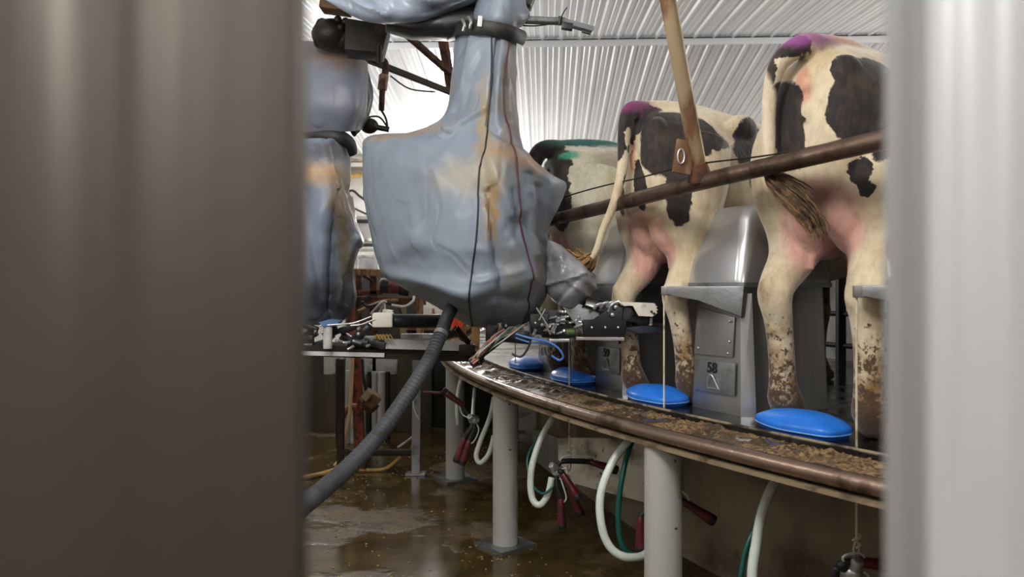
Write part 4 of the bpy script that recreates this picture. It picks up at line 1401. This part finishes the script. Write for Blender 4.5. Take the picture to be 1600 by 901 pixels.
for a_, b_, w_, lb in (((612, 36, 5.6), (703, 116, 6.0), .046, 'dark rusty angle brace slanting down between the two robots'),
                       ((689, 55, 6.1), (704, 140, 6.2), .07, 'rusty brace standing beside the neck of the big cover'),
                       ((520, 74, 5.2), (704, 146, 5.9), .042, 'long dark steel bar slanting below the rusty brace')):
    mb = MB()
    P0, P1 = at(*a_), at(*b_)
    d_ = (P1 - P0)
    u_ = d_.cross(V((0, 1, 0))).normalized()
    mb.beam(P0, P1, w_, .012)
    mb.beam(P0 + V((0, .02, 0)) + u_ * w_ * .45, P1 + V((0, .02, 0)) + u_ * w_ * .45, .008, .045)
    tag(mb.obj('steel_brace', M['rust'] if w_ > .043 else M['darkmetal']), lb, 'brace')
vv = thing('pipe_fitting', 'rusty pipe drop with a valve hanging over the ribbed ceiling view', 'pipe', at(597, 140, 5.4))
mb = MB()
mb.tube([at(540, 82, 5.4), at(575, 90, 5.4), at(590, 92, 5.4), at(601, 96, 5.4), at(602, 112, 5.4), at(598, 130, 5.4), at(596, 172, 5.4)], [.022, .022, .022, .024, .024, .022, .020], 14, 5)
mb.obj('pipe', M['rust'], vv)
mb = MB()
mb.cyl(at(600, 116, 5.4), at(597, 140, 5.4), .034, n=18, bev=.006)
mb.obj('valve_body', mat('dusty_brass', (150, 124, 106), .5, .4, (100, 70, 56), 12), vv)
mb = MB()
mb.cyl(at(569, 84, 5.38), at(572, 91, 5.38), .036, n=18, bev=.006)
mb.obj('union', M['pale'], vv)
hose('hanging_wire', [at(596, 172, 5.4), at(603, 185, 5.42), at(606, 202, 5.45)], .008, M['black_rubber'], 'short dark wire hanging from the rusty pipe drop', 'wire', 8)
hose('hanging_wire', [at(610, 118, 5.5), at(640, 138, 5.6), at(680, 143, 5.7)], .006, M['black_rubber'], 'thin dark wire sagging below the long steel bar', 'wire', 8)
mb = MB()
mb.ball(at(577, 196, 5.0), (.06, .06, .05))
mb.cyl(at(577, 196, 4.98), at(608, 202, 5.0), .018, n=12)
mb.tube([at(566, 196, 5.0), at(572, 184, 5.0), at(592, 182, 5.0), at(604, 196, 5.0)], .006, 8, 5)
tag(mb.obj('encoder', M['darkmetal']), 'dark round sensor with cable above the shoulder of the big cover', 'sensor')

# ------------------------------------------------------------------ clutter on the left behind the robots
def board(name, pts, th, m, label, cat, bev=.004):
    mb_ = MB()
    mb_.prism(pts, V(), V((0, th, 0)), bev)
    return tag(mb_.obj(name, m), label, cat)


def stick(name, a_, b_, w_, m, label, cat, h_=None, rnd=False, group=None):
    mb_ = MB()
    if rnd:
        mb_.cyl(a_, b_, w_, n=16)
    else:
        mb_.beam(a_, b_, w_, h_ or w_, .004)
    return tag(mb_.obj(name, m), label, cat, group)


stick('wall_rail', at(535, 250, 13.6), at(600, 250, 13.6), .16, M['tan'], 'wide tan rail on the white wall between the two robots', 'rail', .05)
stick('wall_rail', at(535, 263, 13.5), at(600, 263, 13.5), .12, mat('brown_rail', (110, 96, 80), .6), 'brown rail on the white wall below the wide tan rail', 'rail', .05)
hose('yellow_pipe', [at(530, 277, 13.88), at(552, 274, 13.88), at(572, 272, 13.88), at(600, 271, 13.88)], .04, M['yellow'], 'yellow pipe on the white wall between the robots', 'pipe')
hose('wall_cable', [at(535, 305, 13.7), at(550, 297, 13.7), at(562, 306, 13.7), at(575, 314, 13.7), at(590, 316, 13.7)], .022, M['black_rubber'], 'dark cable looped on the white wall, upper one', 'cable', 8)
hose('wall_cable', [at(540, 318, 13.7), at(560, 328, 13.7), at(580, 337, 13.7), at(600, 345, 13.7)], .018, M['black_rubber'], 'dark cable slanting on the white wall, lower one', 'cable', 8)
wf = thing('wall_cabinet', 'pale cabinet with dark slots on the far wall between the robots', 'cabinet', at(575, 400, 13))
mb = MB()
mb.box(at(577, 358, 13), (.52, .4, .42), None, .02)
mb.obj('casing', mat('pale_grey_case', (170, 168, 164), .5), wf)
for y_ in (345, 382):
    MB().box(at(577, y_, 12.78), (.42, .03, .06), None, .005).obj('slot', M['black'], wf)
MB().box(at(577, 374, 12.78), (.06, .03, .05), None, .005).obj('label_plate', M['white'], wf)
lad = thing('ladder', 'white painted ladder-like frame standing behind the rusty rack', 'ladder', at(572, 420, 11))
for x_ in (556, 588):
    MB().beam(at(x_, 388, 11), at(x_, 613, 11), .06, .04, .006).obj('upright', M['pale'], lad)
for y_ in (390, 400, 452):
    MB().beam(at(556, y_, 11), at(588, y_, 11), .05, .04, .006).obj('rung', M['pale'], lad)
board('metal_panel', [at(540, 400, 11.6), at(592, 400, 11.6), at(592, 604, 11.6), at(540, 604, 11.6)], .03, mat('pale_panel', (176, 174, 176), .5, 0, (140, 136, 134), 3), 'pale metal panel behind the white frame', 'panel')

rack = thing('rusty_rack', 'rusty red steel rack with a wooden top rail behind the second robot arm', 'rack', at(600, 480, 8.0))
for x0, x1, w_, mm, d_ in ((548, 551, .085, 'redpaint', 7.9), (584, 583, .07, 'rust', 8.1), (561, 560, .07, 'rust', 8.3)):
    MB().beam(at(x0, 420, d_), at(x1, 560, d_), w_, .05, .004).obj('upright', M[mm], rack)
MB().beam(at(548, 424, 7.85), at(640, 427, 7.85), .075, .07, .006).obj('top_rail', M['wood'], rack)
MB().beam(at(556, 467, 8.0), at(665, 470, 8.0), .11, .07, .006).obj('cross_beam', M['rust'], rack)
MB().beam(at(556, 457, 8.1), at(598, 456, 8.1), .05, .05, .006).obj('cross_beam', M['rust'], rack)
MB().beam(at(545, 486, 7.95), at(580, 462, 7.95), .06, .04, .004).obj('brace', M['darkmetal'], rack)
MB().beam(at(568, 430, 8.05), at(583, 439, 8.05), .03, .03, .004).obj('brace', M['darkmetal'], rack)
MB().beam(at(630, 470, 8.0), at(630, 520, 8.0), .06, .05, .006).obj('upright', mat('yellowish_post', (140, 124, 86), .7), rack)
cy = thing('pressure_cylinder', 'black and rusty red cylinder lying on the rusty rack', 'cylinder', at(616, 447, 7.6))
MB().cyl(at(594, 445, 7.6), at(610, 446, 7.6), .075, n=24, bev=.02).obj('black_end', M['black'], cy)
MB().cyl(at(607, 446, 7.6), at(624, 447, 7.6), .072, n=24, bev=.008).obj('red_body', M['redpaint'], cy)
MB().cyl(at(624, 450, 7.6), at(640, 452, 7.6), .065, n=24, bev=.012).obj('dark_end', M['darkmetal'], cy)
MB().tube([at(594, 440, 7.52), at(598, 436, 7.5), at(607, 437, 7.5)], .012, 8, 4).obj('strap', M['steel'], cy)
for i, (pts_, r_, m_, lb) in enumerate((
        ([(560, 486, 7.5), (585, 475, 7.5), (600, 470, 7.5), (622, 468, 7.5)], .018, 'wood', 'tan stick-like cable across the rusty rack'),
        ([(580, 490, 7.45), (590, 478, 7.4), (600, 470, 7.4), (606, 476, 7.45)], .012, 'pale', 'pale cable arching over the white cylinder cap'),
        ([(592, 490, 7.42), (600, 474, 7.4), (601, 484, 7.4)], .011, 'pale', 'pale cable doubled beside the arching one'),
        ([(612, 476, 7.4), (632, 478, 7.4), (645, 470, 7.4), (647, 462, 7.42)], .012, 'pale', 'pale cable curling right of the rusty rack'),
        ([(604, 470, 7.45), (620, 476, 7.45), (628, 490, 7.45)], .012, 'black_rubber', 'black cable hanging off the rusty cross beam'),
        ([(566, 470, 7.4), (574, 478, 7.42), (600, 472, 7.42), (618, 478, 7.44)], .013, 'black_rubber', 'black cable slung along the rusty cross beam'))):
    hose('loose_cable', [at(*q) for q in pts_], r_, M[m_], lb, 'cable', 8)
stick('wooden_stud', at(656, 464, 7.8), at(657, 560, 7.8), .062, M['wood'], 'short wooden stud right of the rusty rack', 'stud', .05)
stick('wooden_stud', at(724, 505, 7.2), at(724, 560, 7.2), .05, M['wood'], 'dark wooden stud below the big cover, right of the orange cloth', 'stud', .05)
stick('wooden_stud', at(744, 500, 7.0), at(742, 562, 7.0), .075, mat('fresh_wood', (186, 144, 90), .7, 0, (150, 110, 66), 5, (.4, .65)), 'bright wooden stud below the big cover, above the rim end', 'stud', .05)
wt = thing('side_table', 'plain dark table under the white tub behind the robot arm', 'table', (-.83, 8.6, 0))
MB().box((-.83, 8.6, 1.07), (.7, .55, .05), None, .006).obj('top', M['wood'], wt)
for x_ in (-1.13, -.53):
    for y_ in (8.38, 8.82):
        MB().beam((x_, y_, 0), (x_, y_, 1.045), .05, .05, .004).obj('leg', M['darkmetal'], wt)
mb = MB()
mb.box((-.83, 8.62, 1.235), (.3, .3, .28), None, .03)
tag(mb.obj('white_tub', M['white']), 'white tub partly behind the black cylinder', 'tub')
mb = MB()
mb.lathe([(.02, 0), (.032, .004), (.032, .12), (.014, .15), (.014, .18), (.0145, .185)], (-.86, 8.38, 1.095))
tag(mb.obj('brown_bottle', mat('brown_bottle', (130, 84, 58), .5)), 'small brown bottle in front of the white tub', 'bottle')
mb = MB()
rg = [[at(706, 490, 7.0), at(716, 488, 6.96), at(724, 496, 7.0), at(716, 494, 7.08)], [at(704, 500, 7.0), at(714, 500, 6.93), at(724, 504, 7.0), at(714, 502, 7.08)], [at(706, 512, 7.0), at(713, 511, 6.96), at(722, 510, 7.0), at(714, 510, 7.06)]]
mb.loft([[V(q) for q in cr([tuple(p) for p in r], 5, True)] for r in rg])
tag(mb.obj('orange_rag', M['orange'], None, 60), 'bright orange cloth peeking out under the big cover', 'cloth')
mb = MB()
mb.box(at(640, 500, 9.0), (1.5, .06, 1.2), None, .01)
tag(mb.obj('dark_board', mat('dark_backing_board', (44, 38, 34), .7, 0, (70, 58, 48), 4)), 'dark board standing behind the rusty rack', 'board')

# pipe rack region below the arm
for i, (x_, w_, lb) in enumerate(((521, .17, 'leftmost pale grey wall box over the upright pipes'), (547, .19, 'second pale grey wall box from the left over the upright pipes'),
                                  (575, .19, 'third pale grey wall box from the left over the upright pipes'), (601, .24, 'rightmost pale grey wall box over the upright pipes, spattered with mud'))):
    mb = MB()
    mb.box(at(x_, 566, 7.6), (w_, .1, .22), None, .008)
    o = tag(mb.obj('junction_box', mat('grey_box', (176, 176, 172), .5, 0, (120, 112, 98), 9, (.55, .7))), lb, 'box', 'wall boxes over the pipes')
pipes = [(529, 560, 700, .03, 'darkmetal', 'dark conduit beside the ribbed panel wall'), (540, 578, 700, .045, 'paint', 'wide grey conduit leftmost of the upright pipes'),
         (551, 582, 695, .025, 'pale', 'thin pale conduit just left of the red post'), (568, 578, 690, .025, 'paint', 'thin grey conduit just right of the red post'),
         (577, 580, 690, .02, 'black', 'thin black conduit behind the rusty valve box'), (586, 580, 700, .032, 'paint', 'grey upright pipe below the mud-spattered box'),
         (596, 580, 700, .038, 'pale', 'pale mottled upright pipe, rightmost of the pipe row'), (606, 580, 700, .02, 'black', 'thin black conduit at the right end of the pipe row')]
for x_, y0_, y1_, r_, m_, lb in pipes:
    stick('conduit', at(x_, y0_, 7.45), V((at(x_, 0, 7.45).x, 7.45, 0.0)), r_, M[m_], lb, 'conduit', rnd=True, group='upright pipes on the left')
stick('red_post', at(556, 552, 6.75), V((at(563, 0, 6.75).x, 6.75, 0.0)), .085, M['redpaint'], 'rusty red upright post in front of the pipes', 'post', .06)
hose('cream_hose', [at(551, 552, 6.6), at(549, 600, 6.6), at(546, 650, 6.55), at(538, 690, 6.5), at(534, 712, 6.45), V((-1.48, 6.4, .02))], .016, mat('cream_hose', (196, 164, 118), .5), 'thin cream hose running down beside the red post', 'hose')
hose('orange_hose', [at(558, 634, 6.6), at(545, 636, 6.6), at(536, 650, 6.6), at(533, 668, 6.6), at(532, 690, 6.6), V((at(532, 0, 6.6).x, 6.6, .02))], .026, mat('copper_hose', (150, 92, 66), .5), 'copper-coloured hose bending down left of the red post', 'hose')
vb = thing('valve_box', 'square rusty valve box hung askew on the pipes', 'valve', at(578, 622, 6.7))
MB().box(at(579, 622, 6.7), (.13, .12, .12), Matrix.Rotation(R_(38), 4, 'Y') @ Matrix.Rotation(R_(25), 4, 'Z'), .006).obj('body', mat('rusty_tan_box', (140, 112, 86), .65, 0, (90, 62, 46), 9), vb)
MB().box(at(573, 617, 6.62), (.06, .02, .09), Matrix.Rotation(R_(38), 4, 'Y'), .004).obj('cover', mat('bone_plate', (170, 150, 116), .6), vb)
MB().tube([at(568, 632, 6.68), at(578, 642, 6.68), at(590, 632, 6.68)], .02, 10, 5).obj('elbow', M['rust'], vb)
MB().tube([at(566, 560, 6.7), at(568, 590, 6.7), at(573, 614, 6.7)], .014, 8, 5).obj('feed_cable', M['black_rubber'], vb)

fr = thing('low_frame', 'low dark pipe frame with a grey right leg standing in the wet', 'frame', V((at(590, 0, 6.3).x, 6.3, 0)))
MB().beam(at(536, 706, 6.35), at(648, 706, 6.35), .06, .05, .006).obj('bottom_rail', M['darkmetal'], fr)
MB().beam(at(534, 560, 6.4), V((at(532, 0, 6.4).x, 6.4, 0)), .05, .05, .006).obj('leg', M['darkmetal'], fr)
MB().beam(at(567, 706, 6.3), V((at(567, 0, 6.3).x, 6.3, 0)), .06, .06, .006).obj('leg', M['rust'], fr)
lg = MB().beam(at(652, 560, 6.2), V((at(650, 0, 6.2).x, 6.2, 0)), .07, .06, .006).obj('leg', M['galv'], fr)
lg['label'] = 'grey square leg'
MB().box(V((at(650, 0, 6.2).x, 6.2, .008)), (.16, .14, .016), None, .003).obj('foot', M['galv'], lg)
hose('floor_hose', [V((-2.2, 5.9, .02)), V((-1.75, 5.95, .02)), V((-1.45, 6.2, .03)), V((-1.2, 6.5, .12)), at(560, 700, 6.6)], .018, M['yellow'], 'yellowish hose snaking over the wet floor from behind the dark post', 'hose')
hose('floor_hose', [V((-1.28, 6.28, .02)), V((-1.05, 6.3, .02)), V((-.92, 6.4, .1)), at(640, 715, 6.5), at(646, 690, 6.5)], .014, M['yellow'], 'thin yellow hose curving up to the grey frame leg', 'hose')
hose('pull_rod', [at(622, 698, 6.5), at(634, 690, 6.4), at(647, 680, 6.25)], .010, M['pale'], 'short pale rod by the grey frame leg', 'rod')
hose('looped_wire', [at(650, 600, 6.15), at(646, 622, 6.12), at(648, 640, 6.12), at(655, 655, 6.12)], .006, M['pale'], 'thin pale wire down the grey frame leg', 'wire', 8)
stick('arm_rod', at(662, 612, 6.0), at(700, 614, 6.0), .011, M['maroon'], 'thin maroon rod left of the farthest post', 'rod', rnd=True)

# grit clumps on the floor
rd = random.Random(21)
mb = MB()
for i in range(4200):
    x_, y_ = rd.uniform(-1.6, 1.3), rd.uniform(3.0, 7.5)
    q = V((x_, y_, 0))
    if noise.noise(q * 1.3 + V((2, 5, 0))) + rd.uniform(-.25, .25) < .12:
        continue
    s_ = .003 + .008 * rd.random() ** 2
    r_ = bmesh.ops.create_icosphere(mb.bm, subdivisions=1, radius=s_, matrix=Matrix.Translation((x_, y_, s_ * .2)) @ Matrix.Diagonal((1, 1, .5, 1)))
o = mb.obj('floor_grit', mat('feed_grit', (150, 124, 82), .7, 0, (84, 66, 44), 30))
tag(o, 'crumbs of feed and manure strewn over the wet floor', 'grit', kind='stuff')

# ------------------------------------------------------------------ near posts framing the view
DP = .42
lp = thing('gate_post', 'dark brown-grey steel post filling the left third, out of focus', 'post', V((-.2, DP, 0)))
xe = (481 - 800) / FPX * (DP + .014)


def extrude(prof, z0, z1, close=True):
    mb_ = MB()
    mb_.loft([[V((x, y, z)) for x, y in prof] for z in (z0, (z0 + z1) / 2, z1)], cap=True)
    return mb_


prof = [(xe, DP + .014), (xe - .001, DP - .001), (xe - .006, DP - .004), (xe - .04, DP - .004), (xe - .08, DP - .004), (xe - .10, DP - .007), (xe - .125, DP - .010), (xe - .15, DP - .007), (xe - .17, DP - .003),
        (xe - .20, DP), (xe - .26, DP), (xe - .26, DP + .05), (xe - .02, DP + .05)]
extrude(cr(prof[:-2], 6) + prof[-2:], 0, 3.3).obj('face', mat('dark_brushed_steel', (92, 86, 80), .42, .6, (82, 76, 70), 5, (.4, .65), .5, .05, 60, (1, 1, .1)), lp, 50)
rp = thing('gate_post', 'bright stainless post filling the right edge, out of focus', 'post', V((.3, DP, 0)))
x0 = (1386 - 800) / FPX * (DP + .014)
prof2 = [(x0, DP + .014), (x0 + .0005, DP - .0), (x0 + .003, DP - .006), (x0 + .014, DP - .010), (x0 + .022, DP - .011), (x0 + .03, DP - .009), (x0 + .038, DP - .010), (x0 + .048, DP - .013), (x0 + .058, DP - .011), (x0 + .07, DP - .007), (x0 + .085, DP - .005),
         (x0 + .16, DP + .0), (x0 + .16, DP + .05), (x0 + .02, DP + .05)]
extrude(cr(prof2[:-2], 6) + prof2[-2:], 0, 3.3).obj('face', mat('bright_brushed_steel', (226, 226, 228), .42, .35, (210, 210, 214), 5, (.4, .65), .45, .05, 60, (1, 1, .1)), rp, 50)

extrude([(x0 - .0004, DP + .016), (x0 - .0004, DP - .004), (x0 + .003, DP - .0085), (x0 + .0088, DP - .0112), (x0 + .0088, DP + .0), (x0 + .004, DP + .016)], 0, 3.3).obj('side_shade_strip', mat('side_shade_grey', (150, 150, 150), .55, .2), rp, 50)  # grey strip painting the shaded side face of the bright post

# ------------------------------------------------------------------ lamps out of view, several added as fill
def lamp(name, loc, power, size, col=(1, .97, .93)):
    l = bpy.data.lights.new(name, 'POINT')
    l.energy = power
    l.shadow_soft_size = size
    l.color = col
    o_ = bpy.data.objects.new(name, l)
    o_.location = loc
    COL.objects.link(o_)
    return o_


def area(name, loc, target, power, sx, sy, col=(1, .98, .95)):
    l = bpy.data.lights.new(name, 'AREA')
    l.shape = 'RECTANGLE'
    l.size, l.size_y = sx, sy
    l.energy = power
    l.color = col
    o_ = bpy.data.objects.new(name, l)
    o_.location = loc
    o_.rotation_euler = (V(target) - V(loc)).to_track_quat('-Z', 'Y').to_euler()
    COL.objects.link(o_)
    return o_


lamp('unseen_lamp', (-.8, 1.4, 3.2), 135, .25)
lamp('unseen_lamp', (-1.7, 3.0, 2.6), 30, .25)  # unseen, added to brighten floor, posts and left side of the big cover
lamp('unseen_lamp', (1.5, -1.3, 3.0), 120, .25)  # unseen, added to light the bright gate post from the front
lamp('unseen_lamp', (-2.6, 8.2, 3.1), 100, .25, (1, .99, .98))
lamp('unseen_lamp', (4.6, 5.6, 3.3), 170, .25)
lamp('unseen_lamp', (7.2, 10.8, 2.5), 380, .25)  # unseen, added to brighten the ceiling
lamp('unseen_lamp', (-1.0, 12.6, 2.6), 200, .25)

lamp('unseen_lamp', (-1.1, -1.0, 2.35), 66, .22)  # unseen, added for the highlight on the dark gate post

w = bpy.data.worlds.new('World')
bpy.context.scene.world = w
w.use_nodes = True
w.node_tree.nodes['Background'].inputs[0].default_value = (.8, .88, 1, 1)
w.node_tree.nodes['Background'].inputs[1].default_value = .25

# ------------------------------------------------------------------ camera
cd = bpy.data.cameras.new('camera')
cd.sensor_width = 36
cd.lens = FPX / 1600 * 36
cd.clip_start = .02
cd.clip_end = 100
cd.dof.use_dof = True
cd.dof.focus_distance = 3.7
cd.dof.aperture_fstop = 2.8
co = bpy.data.objects.new('camera', cd)
co.location = (0, 0, CAMZ)
co.rotation_euler = (math.pi / 2, 0, 0)
COL.objects.link(co)
sc = bpy.context.scene
sc.camera = co
sc.view_settings.view_transform = 'Standard'
sc.view_settings.look = 'None'
sc.view_settings.exposure = 0.12
sc.view_settings.gamma = 1.0
sc.view_settings.use_curve_mapping = False
sc.cycles.use_denoising = True
